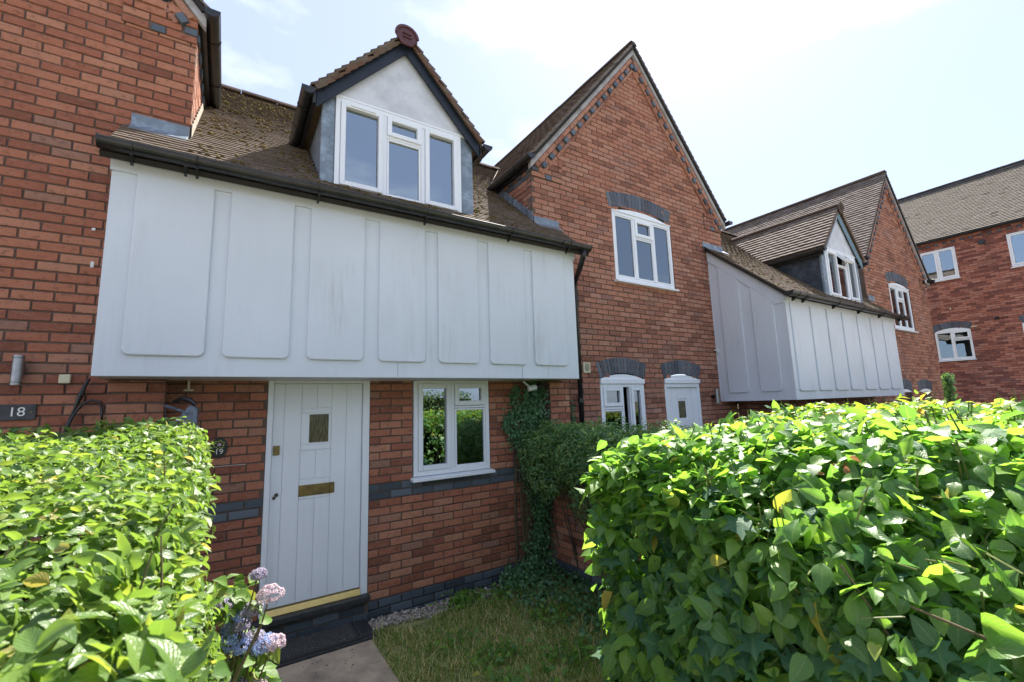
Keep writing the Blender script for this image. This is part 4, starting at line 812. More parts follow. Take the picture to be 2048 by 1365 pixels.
def maple_variant(seed):
    r = np.random.default_rng(seed); tips = [(-.50, .10), (-.62, .62), (0, 1.0), (.62, .62), (.50, .10)]; notch = [(-.28, .38), (-.20, .68), (.20, .68), (.28, .38)]
    out_ = [(0, 0)];
    for i in range(5):
        tx, ty = tips[i]; cx, cy = 0, .32; sx, sy = -(ty-cy)*.16, (tx-cx)*.16; mx_, my_ = cx+(tx-cx)*.62, cy+(ty-cy)*.62
        out_ += [(mx_+sx, my_+sy), (tx, ty), (mx_-sx, my_-sy)]
        if i < 4: out_.append(notch[i])
    v = [(0, .32, .03)]; uv = [(0, .3)]; n = len(out_)
    for x, y in out_: d = math.hypot(x, y-.32); v.append((x, y, -.18*d*d+r.uniform(-.03, .03))); uv.append((x*1.6, y))
    f = [(0, 1+i, 1+(i+1) % n, 1+(i+1) % n) for i in range(n)]
    # quads: pair the fan triangles
    q = []; i = 0
    while i < n: q.append((0, 1+i, 1+(i+1) % n, 1+(i+2) % n) if i+1 < n else (0, 1+i, 1, 0)); i += 2
    q = [t if len(set(t)) == 4 else None for t in q]; q = [t for t in q if t]
    if n % 2: v.append(((v[n][0]+v[1][0])/2, (v[n][1]+v[1][1])/2, 0)); uv.append((0, 0)); q.append((0, n, len(v)-1, 1))
    return Variant(v, q, uv)
LV = {'privet': [leaf_variant('privet', 200+i, 3, 1) for i in range(6)], 'hedge_far': [leaf_variant('hedge', 210+i, 3, 1) for i in range(8)], 'hedge': [leaf_variant('hedge', 220+i, 6, 2) for i in range(8)],
      'dogwood': [leaf_variant('dogwood', 230+i, 7, 2) for i in range(10)], 'dogwood_far': [leaf_variant('dogwood', 240+i, 4, 1) for i in range(8)], 'maple': [maple_variant(250+i) for i in range(6)], 'round': [leaf_variant('round', 260+i, 4, 1) for i in range(6)]}
def leafM(p, nrm, tip, size):
    """nrm: upper side direction, tip: direction the leaf points"""
    n = nrm/np.linalg.norm(nrm); y = tip-n*np.dot(tip, n); y /= (np.linalg.norm(y)+1e-9); x = np.cross(y, n); M = np.eye(4); M[:3, 0] = x*size; M[:3, 1] = y*size; M[:3, 2] = n*size; M[:3, 3] = p; return M
def rdir(): v = rng.normal(size=3); return v/np.linalg.norm(v)
def unit(v): return v/(np.linalg.norm(v)+1e-9)

# ---- left hedge: small glossy leaves, its trimmed top just under the camera
HL = thing('hedge', 'trimmed small-leaved glossy hedge filling the bottom left corner', 'hedge', (-2.1, -2.8, 0))
def topL(x, y): t = min(1, max(0, (y+3.7)/2.2)); return 1.665+.205*t+.018*math.sin(x*9+y*5)+.014*math.sin(x*23-y*17)
ps_near = []; ps_far = []; tipsL = []
def faceL(y, z): return -1.475-.06*max(0, min(1, (y+2.4)/.8))+.03*math.sin(y*6+z*4)+.022*math.sin(z*15+y*11)+(.13*max(0, min(1, (-2.0-y)/1.2))*max(0, min(1, (1.45-z)/.5)))
for i in range(40000):
    y = -4.15+2.72*(rng.random()**.8) if rng.random() < .8 else rng.uniform(-2.4, -1.43); x0 = max(-2.75, -1.41-.42*(y+4.46)-.55)
    if rng.random() < .72:
        x = rng.uniform(x0, -1.455-.05*max(0, min(1, (y+2.4)/.8))); dep = min(.30, abs(rng.normal(0, .05))+(.10*rng.random()**2)); zt = topL(x, y)+.02; edge = min(1, (-1.455-.05*max(0, min(1, (y+2.4)/.8))-x)/.09, (-1.42-y)/.08); zt -= .08*(1-max(0, edge))**2
        p = V(x, y, zt-dep+(rng.random() < .06)*rng.uniform(0, .045)); n = unit(V(0, 0, 1)+rng.normal(0, .55, 3)+V(.12, 0, 0)); t = unit(rng.normal(0, 1, 3)*V(1, 1, .5)+V(.1, 0, .35))
    else:
        z = rng.uniform(.25, 1.86); zt = topL(-1.48, y); z = min(z, zt); dep = abs(rng.normal(0, .05)); p = V(faceL(y, z)-dep+(rng.random() < .05)*.03, y, z); n = unit(V(.9, .1, .55)+rng.normal(0, .5, 3)); t = unit(rng.normal(0, 1, 3)+V(.5, 0, .2))
    d = np.linalg.norm(p-CAM)
    if d < .24: continue
    s = rng.uniform(.026, .050)*(1.22 if d < 1 else .92)
    (ps_near if d < 1.5 else ps_far).append((leafM(p, n, t, s), LV['hedge' if d < 1.5 else 'hedge_far'][rng.integers(8)]))
emit(ps_near, 'leaf', LEAF_L, HL, 300, 14, size=.045, smooth=True, filt=lambda p, q: p[2] > topL(p[0], p[1])-.02 or p[0] > faceL(p[1], p[2])-.01)
join(ps_far, 'leaves', LEAF_L, HL, True)
mb = MB()
for i in range(150):
    y = rng.uniform(-4.0, -1.5); x = rng.uniform(max(-2.7, -1.41-.42*(y+4.46)-.4), -1.47); z = topL(x, y)
    if np.linalg.norm(V(x, y, z)-CAM) < .42: continue
    l = rng.uniform(.04, .15); b = V(x, y, z-.09); d = unit(V(0, 0, 1)+rng.normal(0, .35, 3)); mb.tube([b, b+d*l*.5, b+d*l], [.0022, .0018, .0013], 5)
mb.build('twigs', STEM, HL, 'stuff')
mb = MB(); mb.box(-2.85, -1.62, -4.0, -1.62, 0, 1.40)  # solid dark box: shade deep in the hedge, put into its colour
for i in range(140):
    x, y = rng.uniform(-2.7, -1.55), rng.uniform(-4.0, -1.55); z = 0.2
    mb.tube([(x, y, 0), (x+rng.normal(0, .05), y+rng.normal(0, .05), .8), (x+rng.normal(0, .1), y+rng.normal(0, .1), topL(x, y)-.10)], [.012, .007, .003], 5)
mb.build('branches', TWIG_SHADE, HL, 'stuff')

# ---- right hedge: broad dogwood leaves with maple leaves growing through
HR = thing('hedge', 'large-leaved dogwood hedge with maple leaves filling the bottom right corner', 'hedge', (1.8, -3.6, 0))
def topR(x, y): return 1.735-.10*max(0, (y+3.05)/.43)**2*(y > -3.05)-.05*max(0, (.75-x)/.55)**1.5+.03*math.sin(x*3.1+y*2)+.03*math.sin(x*7+1)+.022*math.sin(y*13+x*5)+.04*max(0, min(1, (x-.8)/1.5))+.055*math.exp(-((x-1.9)/.7)**2)
shR = lambda y: .14+.36*max(0, min(1, (-2.7-y)/1.3))
def dropR(x, y): w = shR(y); return 1.1*w*(1-math.sqrt(max(0, min(1, (x-.2)/w))))
def faceR(y, z): return .20+.05*math.sin(y*5+z*3)+.035*math.sin(y*11-z*7)+.16*max(0, (.9-z))/.9*(.5+.5*math.sin(y*4+1))-.10*max(0, min(1, (-3.4-y)/.6))
big = []; mid_ = []; map_ = []; yel = []
for i in range(20500):
    u = rng.random(); y = rng.uniform(-4.75, -2.62)
    if u < .46:   # face towards the path
        z = rng.uniform(.03, 1.72); dep = abs(rng.normal(0, .10))+(.22*rng.random()**2 if rng.random() < .35 else 0)-(.06*rng.random() if rng.random() < .10 else 0); x = faceR(y, z)+dep; edge = max(0, (y+2.80)/.18); x += .12*edge**2; 
        zs = 1.72-1.1*shR(y)
        if z > zs: x += shR(y)*((z-zs)/(1.72-zs))**2
        x += .08*(z/1.75)**2-.04
        x += .05*math.sin(z*4.2+.8)+.03*math.sin(y*9+z*8)
        p = V(x, y, z); n = unit(V(-.8, -.1, .7)+rng.normal(0, .62, 3)); t = unit(V(-.3, 0, -.7)+rng.normal(0, .7, 3)); m = rng.random() < (.20 if z < 1.3 else .06)
    elif u < .54:  # far end
        z = rng.uniform(.1, 1.7); x = rng.uniform(.3, 3.4); p = V(x, -2.64+rng.normal(0, .05), z); n = unit(V(-.1, .85, .7)+rng.normal(0, .4, 3)); t = unit(V(0, .3, -.8)+rng.normal(0, .5, 3)); m = rng.random() < .15
    else:
        x = .21+3.5*rng.random()**1.45; dep = abs(rng.normal(0, .06)); p = V(x, y, topR(x, y)-dep); p[2] -= dropR(x, y); n = unit(V(-.1, .05, 1)+rng.normal(0, .48, 3)); t = unit(rng.normal(0, 1, 3)+V(-.3, .2, -.1)); m = rng.random() < .06
        if rng.random() < .05: p[2] += rng.uniform(.02, .07)
    if np.linalg.norm(p-CAM) < .5: continue
    d = np.linalg.norm(p-CAM); s = .034+.080*rng.random()**1.15
    if m: map_.append((leafM(p, n, t, s*1.05), LV['maple'][rng.integers(6)]))
    elif u > .54 and x > 1.2 and rng.random() < .55: yel.append((leafM(p+V(0, 0, .015), n, t, s*.7), LV['dogwood_far'][rng.integers(8)]))
    elif d < 2.2: big.append((leafM(p, n, t, s), LV['dogwood'][rng.integers(10)]))
    else: mid_.append((leafM(p, n, t, s), LV['dogwood_far'][rng.integers(8)]))
outer = lambda p, q: p[0] < faceR(p[1], p[2])+.05 or p[2] > topR(p[0], p[1])-dropR(p[0], p[1])-.03
emit(big, 'leaf', LEAF_D, HR, 230, 18, size=.07, smooth=True, filt=outer, joinname='leaf_mass')
emit(map_, 'maple_leaf', LEAF_M, HR, 70, 18, size=.08, filt=outer, joinname='maple_leaf_mass')
join(mid_, 'far_leaves', LEAF_D, HR, True); join(yel, 'pale_leaves', LEAF_Y, HR, True)
mb = MB()
for i in range(260):
    x = .25+3.2*rng.random()**1.3; y = rng.uniform(-4.6, -2.7); z = topR(x, y)-dropR(x, y)-.05; l = rng.uniform(.05, .125); d = unit(V(0, 0, 1)+rng.normal(0, .22, 3)); b = V(x, y, z)
    mb.tube([b, b+d*l], [.0035, .0026], 6)
for i in range(90):
    y = rng.uniform(-4.6, -2.7); z = rng.uniform(.4, 1.6); b = V(faceR(y, z)+.06, y, z); d = unit(V(-.8, 0, .3)+rng.normal(0, .5, 3)); l = rng.uniform(.05, .13); mb.tube([b, b+d*l], [.0028, .002], 5)
mb.build('cut_stems', STEMG, HR, 'stuff')
mb = MB()
for i in range(120):
    x, y = rng.uniform(.42, 1.3), rng.uniform(-4.6, -2.95); z = rng.uniform(.0, 1.3); d = unit(V(rng.normal(-.05, .16), rng.normal(0, .25), 1)); mb.tube([(x, y, z*.3), V(x, y, z*.3)+d*.4, V(x, y, z*.3)+d*rng.uniform(.7, 1.1)+rng.normal(0, .05, 3)], [.010, .007, .004], 5)
mb.tube([(.28, -4.45, .55), (.22, -4.2, .85), (.16, -4.0, 1.1), (.17, -3.8, 1.42)], [.008, .007, .005, .003], 6).tube([(.3, -4.6, 1.2), (.2, -4.3, 1.28), (.18, -3.9, 1.36)], [.006, .005, .003], 6)
mb.build('branches', STEM, HR, 'stuff'); MB().box(.85, 3.9, -4.9, -2.85, 0, 1.48).build('shade_core', TWIG_SHADE, HR, 'stuff')  # near-black core box stands in for the shade behind the leaves
ol = [(leafM(V(.50, -3.71, 1.655)+rng.normal(0, .022, 3), unit(V(-.6, -.1, .8)+rng.normal(0, .6, 3)), unit(rng.normal(0, 1, 3)+V(0, 0, .4)), rng.uniform(.025, .045)), LV['hedge'][i % 8]) for i in range(9)]
join(ol, 'red_leaves', PET_O, HR, True)

# ---- small yellow-green hedge beyond, in front of the farther houses
HF = thing('hedge', 'distant yellow-green clipped hedge beyond the dogwood hedge, below the farther overhang', 'hedge', (7, -2.4, 0)); pl = []
for i in range(15000):
    x = rng.uniform(2.2, 11.5); y = rng.uniform(-2.9, -1.95); z = 1.70-.012*(x-2)+.03*math.sin(x*5)-abs(rng.normal(0, .05))
    if rng.random() < .3: z = rng.uniform(.4, 1.68); y = -1.93+rng.normal(0, .03); 
    pl.append((leafM(V(x, y, z), unit(V(0, 0, 1)+rng.normal(0, .6, 3)), rdir(), rng.uniform(.035, .06)), LV['privet'][rng.integers(6)]))
join(pl, 'leaves', LEAF_Y, HF, True); MB().box(2.1, 11.5, -2.85, -2.0, 0, 1.58).build('shade_core', TWIG_SHADE, HF, 'stuff')  # core box coloured as the dark shade inside this hedge

# ---- garden wall with a privet bush spilling over it
GW = thing('garden_wall', 'low brick garden wall running out from the corner pier beneath the privet bush', 'wall', (1.95, -1.3, 0))
GWF = Frame((1.885, -.2, 0), (0, -1, 0), (-1, 0, 0))
brick_wall(GWF, .01, 2.3, -.2, 1.125, GW, RED, bands={0: (1, .01), 1: (1, .01)}, seed=91, name='wall_face', core=.10, limit=200)
PB = thing('privet_bush', 'dark small-leaved privet bush spilling over the low garden wall beside the corner', 'bush', (1.9, -1.0, 0)); pl = []; pl2 = []
def bush(n, c, r, out_, size=(.026, .046), squash=1.0, nb=V(0, 0, .5)):
    c = V(*c); r = V(*r)
    for i in range(n):
        d = rdir(); rad = 1-abs(rng.normal(0, .16)); lump = 1+.14*math.sin(d[0]*7+c[1]*9)+.10*math.sin(d[2]*11+d[1]*8); p = c+d*r*rad*lump
        out_.append((leafM(p, unit(d*.6+nb+rng.normal(0, .5, 3)), unit(d+rng.normal(0, .8, 3)), rng.uniform(*size)), LV['privet'][rng.integers(6)]))
for c, r, n in (((1.72, -.42, 1.45), (.26, .36, .27), 5200), ((1.70, -.85, 1.42), (.27, .34, .30), 4600), ((1.62, -.42, 1.15), (.18, .24, .26), 2200), ((1.72, -.95, 1.05), (.18, .22, .32), 1700), ((2.05, -.7, 1.44), (.30, .5, .22), 3000), ((1.60, -.22, 1.36), (.22, .16, .24), 1700)): bush(n, c, r, pl)
for c, r, n in (((1.72, -1.35, 1.40), (.26, .36, .34), 3600), ((1.80, -1.85, 1.36), (.28, .42, .36), 3600), ((1.75, -1.3, .95), (.16, .3, .4), 1900), ((2.25, -1.6, 1.45), (.42, .7, .22), 2600)): bush(n, c, r, pl2, (.028, .05))
join(pl, 'leaves', LEAF_P, PB, True); join(pl2, 'sunlit_leaves', LEAF_Y if False else LEAF_P, PB, True)
mb = MB()
for i in range(46):
    a = V(1.93, rng.uniform(-1.9, -.3), rng.uniform(.0, .9)); b = V(1.70+rng.normal(0, .1), a[1]+rng.normal(0, .2), rng.uniform(1.0, 1.55)); mb.tube([a, (a+b)/2+rng.normal(0, .05, 3), b], [.009, .006, .003], 5)
mb.tube([(1.80, -1.25, .62), (1.72, -.95, .98), (1.62, -.6, 1.28)], [.012, .010, .007], 6); mb.build('branches', WOOD, PB, 'stuff')

# ---- ivy up the corner
IV = thing('ivy', 'dark ivy climbing the corner pier beside the ground floor window', 'ivy', (1.7, -.1, 0)); pl = []
def climb(n, pts, w, out_, off=.05, size=(.02, .042)):
    P = np.array(pts)
    for i in range(n):
        t = rng.random()*(len(P)-1); k = min(int(t), len(P)-2); c = P[k]+(P[k+1]-P[k])*(t-k); ww = w[k]+(w[k+1]-w[k])*(t-k)
        p = V(c[0]+rng.normal(0, ww*.5), c[1]-abs(rng.normal(0, off)), c[2]+rng.normal(0, .05)); 
        out_.append((leafM(p, unit(V(-.2, -.9, .45)+rng.normal(0, .45, 3)), unit(V(0, -.2, -.7)+rng.normal(0, .6, 3)), rng.uniform(*size)), (LV['round'] if rng.random() < .6 else LV['privet'])[rng.integers(6)]))
climb(4000, [(1.74, -.03, 2.17), (1.70, -.05, 1.85), (1.64, -.08, 1.55), (1.70, -.08, 1.0), (1.75, -.06, .6), (1.68, -.05, .2)], [.16, .22, .30, .17, .09, .22], pl, .07)
climb(420, [(1.62, -.03, 1.90), (1.42, -.03, 1.78), (1.32, -.02, 1.70)], [.05, .08, .04], pl, .03); climb(260, [(1.60, -.02, 1.6), (1.38, -.02, 1.55)], [.06, .04], pl, .03); climb(160, [(1.50, -.02, 2.1), (1.44, -.02, 1.98)], [.04, .05], pl, .03)
climb(900, [(1.62, -.15, .22), (1.35, -.12, .12), (1.2, -.15, .08)], [.2, .2, .1], pl, .14)
climb(230, [(2.36, -.03, 1.9), (2.33, -.03, 1.5), (2.35, -.03, 1.1)], [.03, .04, .06], pl, .02)
join(pl, 'leaves', LEAF_I, IV, True)
mb = MB()
for i in range(16):
    x = 1.66+rng.normal(0, .07); mb.tube([(x, -.03, .05), (x+rng.normal(0, .05), -.035, .8), (x+rng.normal(0, .06), -.04, 1.5), (x+rng.normal(0, .04)+.05, -.04, 2.1)], [.012, .009, .006, .003], 5)
mb.build('stems', STEM, IV, 'stuff')
GC = []
for i in range(1500):
    x = 1.88-.85*abs(rng.random())**1.4; y = -rng.uniform(.12, 1.9); 
    if x < 1.3 and y < -.7 and rng.random() < .7: continue
    GC.append((leafM(V(x, y, rng.uniform(.01, .11)), unit(V(-.1, -.3, 1)+rng.normal(0, .4, 3)), rdir(), rng.uniform(.03, .055)), LV['round'][rng.integers(6)]))
tag(join(GC, 'ground_ivy', LEAF_I, None, True), 'dark ivy spreading over the ground at the foot of the garden wall', 'ground cover')
# creeper at the far corner
CR = []
for i in range(900): CR.append((leafM(V(14.87+abs(rng.normal(0, .10)), -.78+rng.normal(0, .06), rng.uniform(1.2, 2.35)), unit(V(-.5, -.8, .4)+rng.normal(0, .5, 3)), rdir(), rng.uniform(.05, .09)), LV['round'][rng.integers(6)]))
cp = join(CR, 'creeper', LEAF_P, None, True, None); tag(cp, 'narrow green creeper climbing the far corner beside the cross building', 'creeper')

# ---- hydrangea
HY = thing('hydrangea', 'hydrangea with blue and pale pink flower heads between the left hedge and the path', 'plant', (-1.30, -2.0, 0))
HK = lambda p: CAM+(V(*p)-CAM)*.74
def petals(c, r, mat, n=70, squash=.72, s=.0085):
    c = HK(c); r = r*.80; v = []; f = []
    for i in range(n):
        d = rdir(); d[2] = abs(d[2])*1.0-.35; d = unit(d); p = c+d*V(r, r, r*squash)*(1+rng.normal(0, .06)); a = unit(np.cross(d, rdir())); b = np.cross(d, a)
        for k in range(4):
            t = k*PI/2+rng.normal(0, .1); u = a*math.cos(t)+b*math.sin(t); w = np.cross(d, u); q = len(v); ss = s*rng.uniform(.75, 1.1); v += [tuple(p+d*.001*k), tuple(p+u*ss*.55+w*ss*.42+d*.003), tuple(p+u*ss), tuple(p+u*ss*.55-w*ss*.42+d*.003)]; f.append((q, q+1, q+2, q+3))
    me = npmesh('flower_head', np.array(v), np.array(f), mat); return link(me, 'flower_head', HY)
heads = [((-1.215, -1.55, 1.055), .036, PET_L, 45), ((-1.155, -1.57, .945), .058, PET_P, 80), ((-1.30, -1.46, .83), .055, PET_B, 80), ((-1.235, -1.50, .865), .048, PET_L, 70), ((-1.325, -1.46, .775), .042, PET_B, 60), ((-1.325, -1.50, .73), .058, PET_B, 90), ((-1.275, -1.52, .70), .048, PET_B, 70), ((-1.22, -1.50, .715), .048, PET_L, 70), ((-1.18, -1.52, .68), .06, PET_B, 90), ((-1.125, -1.53, .675), .052, PET_P, 80), ((-1.28, -1.50, .80), .04, PET_L, 60),
         ((-1.29, -1.52, .515), .045, PET_L, 60), ((-1.21, -1.55, .48), .055, PET_P, 70), ((-1.13, -1.56, .44), .04, PET_B, 60), ((-1.33, -1.52, .43), .05, PET_L, 60), ((-1.36, -1.5, .92), .04, PET_L, 50)]
for c, r, m_, n in heads: petals(c, r, m_, int(n*2.0))
pl = []
for i in range(230):
    z = rng.uniform(.25, .80) if i > 60 else rng.uniform(.9, 1.05); x = rng.uniform(-1.42, -1.13) if z < .8 else rng.uniform(-1.42, -1.22); p = HK((x-.02, -1.40+rng.normal(0, .07), z-.06)); pl.append((leafM(p, unit(V(.3, -.5, .7)+rng.normal(0, .5, 3)), unit(V(.3, -.3, -.5)+rng.normal(0, .6, 3)), rng.uniform(.055, .10)), LV['dogwood'][rng.integers(10)]))
emit(pl, 'leaf', LEAF_H, HY, 60, 20, size=.08, smooth=True, joinname='leaves')
mb = MB()
for c, r, m_, n in heads: b = V(-1.41+rng.normal(0, .02), -2.2+rng.normal(0, .05), .02); cc = HK(c); mb.tube([b, (b+cc)/2+V(-.05, 0, .05), cc], [.005, .004, .003], 5)
mb.tube([HK(q) for q in ((-1.44, -1.75, .35), (-1.32, -1.72, .62), (-1.20, -1.70, .86))], [.008, .007, .005], 6).tube([HK(q) for q in ((-1.45, -1.7, .55), (-1.33, -1.7, .75))], [.005, .003], 6)
mb.build('stems', STEM, HY, 'stuff')

# ---- lawn, gravel, weeds
gb = []; GV = []
for i in range(6):
    r = np.random.default_rng(300+i); b = r.uniform(.2, .8); w = .05; v = []; uv = []
    for k, t in enumerate((0, .35, .7, 1)): ww = w*(1-t*.92); v += [(-ww, t*b*t, t*(1-.25*b*t)), (ww, t*b*t, t*(1-.25*b*t))]; uv += [(-1, t), (1, t)]
    GV.append(Variant(v, [(2*k, 2*k+1, 2*k+3, 2*k+2) for k in range(3)], uv))
dens = lambda x, y: .5+.5*math.sin(x*4+1)*math.sin(y*5)+.3*math.sin(x*13+y*9)
for i in range(52000):
    x = rng.uniform(-.29, 1.9); y = -.16-2.9*rng.random()**1.15
    if y > -.30-.04*math.sin(x*9) and rng.random() < .93: continue
    d_ = dens(x, y)
    if rng.random() > .45+.5*d_: continue
    a = rng.uniform(0, 2*PI); h = rng.uniform(.028, .075)*(1 if rng.random() < .93 else 2.0); lay = rng.random() < .22; M = np.eye(4); tilt = rng.uniform(1.2, 1.5) if lay else rng.uniform(0, .5); wdt = h if h < .06 else .05
    R_ = np.array([[math.cos(a), -math.sin(a), 0], [math.sin(a), math.cos(a), 0], [0, 0, 1]]) @ np.array([[1, 0, 0], [0, math.cos(tilt), math.sin(tilt)], [0, -math.sin(tilt), math.cos(tilt)]])
    M[:3, :3] = R_*np.array([.08, h, h]); M[:3, 3] = (x, y, -.012); gb.append((M, GV[rng.integers(6)]))
tag(join(gb, 'grass', GRASS, None, True), 'dry patchy grass beside the front path under the window', 'grass')
MB().add([(-.274, -.14, -.022), (1.86, -.14, -.022), (1.86, -3.4, -.022), (-.274, -3.4, -.022)], [(0, 3, 2, 1)]).build('lawn_soil', THATCH, None, 'structure')
ico = Variant([(0, 0, 1), (.9, 0, .3), (.28, .85, .3), (-.73, .52, .3), (-.73, -.52, .3), (.28, -.85, .3), (.73, .52, -.4), (-.28, .85, -.4), (-.9, 0, -.4), (-.28, -.85, -.4), (.73, -.52, -.4), (0, 0, -.9)], [(0, 1, 2, 2)], None)
def stone_variant(seed):
    r = np.random.default_rng(seed); v = np.array([(x, y, z) for z, rr in ((-.5, .7), (.15, 1), (.7, .6)) for x, y in [(rr*math.cos(t), rr*math.sin(t)) for t in np.arange(6)*PI/3+r.uniform(0, .5)]]); v = v*(1+r.normal(0, .13, (18, 1))); v *= r.uniform(.7, 1.2, 3)
    f = [(i, (i+1) % 6, 6+(i+1) % 6, 6+i) for i in range(6)]+[(6+i, 6+(i+1) % 6, 12+(i+1) % 6, 12+i) for i in range(6)]+[(12, 13, 14, 15), (12, 15, 16, 17)]; return Variant(v, f)
SV = [stone_variant(i) for i in range(8)]; st = []
for i in range(2600):
    x = -.22+2.0*rng.random()**1.25; y = -.03-.20*rng.random()-.05*math.sin(x*4)**2
    if x > .55 and x < .9 and rng.random() < .5: continue
    if x > 1.1 and rng.random() < .6: y -= .12*rng.random()
    a = rng.uniform(0, 2*PI); s = rng.uniform(.005, .017); M = np.eye(4); c_, s_ = math.cos(a), math.sin(a); M[:3, :3] = np.array([[c_, -s_, 0], [s_, c_, 0], [0, 0, 1]])*s; M[:3, 3] = (x, y, rng.uniform(-.02, .012)); st.append((M, SV[rng.integers(8)]))
for i in range(50): M = np.eye(4)*.006; M[3, 3] = 1; M[:3, 3] = (rng.uniform(-1.0, -.3), rng.uniform(-1.3, -.42), .014); st.append((M, SV[rng.integers(8)]))
tag(join(st, 'gravel', GRAVEL, None), 'strip of pale gravel stones along the foot of the brick wall', 'gravel')
wd_ = []
for cx, cy, n, sp in ((.62, -.25, 150, .10), (.70, -.20, 100, .08), (1.05, -.35, 120, .12), (.45, -1.25, 130, .10), (.25, -.9, 60, .08), (.9, -1.6, 160, .14), (1.2, -1.0, 140, .15), (.30, -1.6, 80, .08)):
    for i in range(n): p = V(cx+rng.normal(0, sp), cy+rng.normal(0, sp*.7), rng.uniform(0, .09)); wd_.append((leafM(p, unit(V(0, -.2, 1)+rng.normal(0, .5, 3)), rdir(), rng.uniform(.025, .05)), LV['round'][rng.integers(6)]))
tag(join(wd_, 'weeds', LEAF_D, None, True), 'small green weeds growing in the gravel strip and the dry grass', 'weeds')
# low plants at the foot of the right hedge
pl = []
for i in range(420): p = V(.12+rng.normal(0, .10), -2.45+rng.normal(0, .28), abs(rng.normal(0, .16))+.02); pl.append((leafM(p, unit(V(-.4, 0, .9)+rng.normal(0, .4, 3)), unit(V(-.6, .3, .1)+rng.normal(0, .6, 3)), rng.uniform(.04, .075)), LV['dogwood'][rng.integers(10)]))
tag(join(pl, 'seedlings', LEAF_D, None, True), 'leafy seedlings sprouting at the foot of the large-leaved hedge', 'plants')

# ---- trees and a tall hedge behind the camera, seen in the window glass
def tree(x, y, h, r, label, n=5200, seed=0):
    T = thing('tree', label, 'tree', (x, y, 0)); mb = MB(); mb.tube([(x, y, 0), (x+.1, y, h*.35), (x-.1, y+.1, h*.6)], [.22, .16, .10], 9)
    for i in range(9): a = rng.uniform(0, 2*PI); z = h*rng.uniform(.3, .55); mb.tube([(x, y, z), (x+math.cos(a)*r*.4, y+math.sin(a)*r*.4, z+h*.15), (x+math.cos(a)*r*.8, y+math.sin(a)*r*.8, z+h*.25)], [.08, .05, .02], 6)
    mb.build('trunk', WOOD, T); ps = []; blobs = [(V(x, y, h*.66)+rdir()*V(r*.6, r*.6, h*.24), rng.uniform(.28, .5)*r) for _ in range(26)]
    for i in range(n): c, br = blobs[rng.integers(len(blobs))]; d = rdir(); ps.append((leafM(c+d*br*rng.uniform(.6, 1.05), unit(d+V(0, 0, .5)), rdir(), rng.uniform(.14, .26)), LV['privet'][rng.integers(6)]))
    join(ps, 'crown', TREEL, T)
tree(3.5, -17.5, 8.5, 3.0, 'leafy tree behind the viewer reflected in the ground floor window'); tree(20, -13.5, 9, 3.2, 'leafy tree reflected in the farther dormer window'); tree(14.5, -17, 10, 3.4, 'tall tree opposite the farther houses, seen only in the glass')
pl = []
TH = thing('hedge', 'tall hedge behind the viewer, reflected in the lower window panes', 'hedge', (0, -14, 0))
for i in range(9000): p = V(rng.uniform(-6, 8), -13.5+rng.normal(0, .12), rng.uniform(0, 2.4)) if i % 3 else V(rng.uniform(-6, 8), rng.uniform(-14.6, -13.5), 2.4+rng.normal(0, .12)); pl.append((leafM(p, unit(V(0, .7, .7)+rng.normal(0, .5, 3)), rdir(), rng.uniform(.08, .16)), LV['privet'][rng.integers(6)]))
join(pl, 'leaves', TREEL, TH); MB().box(-6, 8, -14.6, -13.65, 0, 2.3).build('shade_core', TWIG_SHADE, TH, 'stuff')  # box under the leaves carries the inner shade as its colour

# ================================================================== small things
def text(s, F, u, z, size, d, mat, parent, name='numeral', ext=.0015):
    c = bpy.data.curves.new(name, 'FONT'); c.body = s; c.size = size; c.align_x = 'CENTER'; c.align_y = 'CENTER'; c.extrude = ext; c.materials.append(mat); c.resolution_u = 4
    tmp = bpy.data.objects.new(name, c); me = bpy.data.meshes.new_from_object(tmp); bpy.data.objects.remove(tmp); o = bpy.data.objects.new(name, me); S.collection.objects.link(o); p = F.p(u, d, z); n = F.n
    M = Matrix([[F.u[0], 0, n[0], p[0]], [F.u[1], 0, n[1], p[1]], [0, 1, 0, p[2]], [0, 0, 0, 1]]); o.parent = parent; o.matrix_parent_inverse = parent_inv(parent); o.matrix_basis = M; return o
MATM = m_simple('doormat_rubber', (0.085, 0.083, 0.08), 0.8, 0.3, 20, 0.5, 0.3, 0, (0.14, 0.13, 0.115))
t = thing('doormat', 'dark patterned rubber doormat below the black door sill', 'doormat', (-.7, -.2, .03))
MB().box(-1.07, -.365, -.375, -.055, .0305, .042).build('mat_base', RUBBER, t, bevel=.004)
mb = MB(); ix = 0
for i in range(34):
    for j in range(13):
        x = -1.045+i*.0192; y = -.355+j*.022; c_, s_ = (.7071, .7071) if (i+j) % 2 else (.7071, -.7071); hx, hy_ = .0085, .0032
        q = [V(x+.01, y+.011, .042)+V(c_*a-s_*b, s_*a+c_*b, 0) for a, b in ((-hx, -hy_), (hx, -hy_), (hx, hy_), (-hx, hy_))]; mb.hexa(q+[p+V(0, 0, .004) for p in q])
mb.build('tread_pattern', MATM, t, 'stuff'); MB().box(-1.08, -.355, -.392, -.376, .0305, .052).box(-.364, -.348, -.376, -.055, .0305, .052).build('mat_rim', RUBBER, t, bevel=.003)

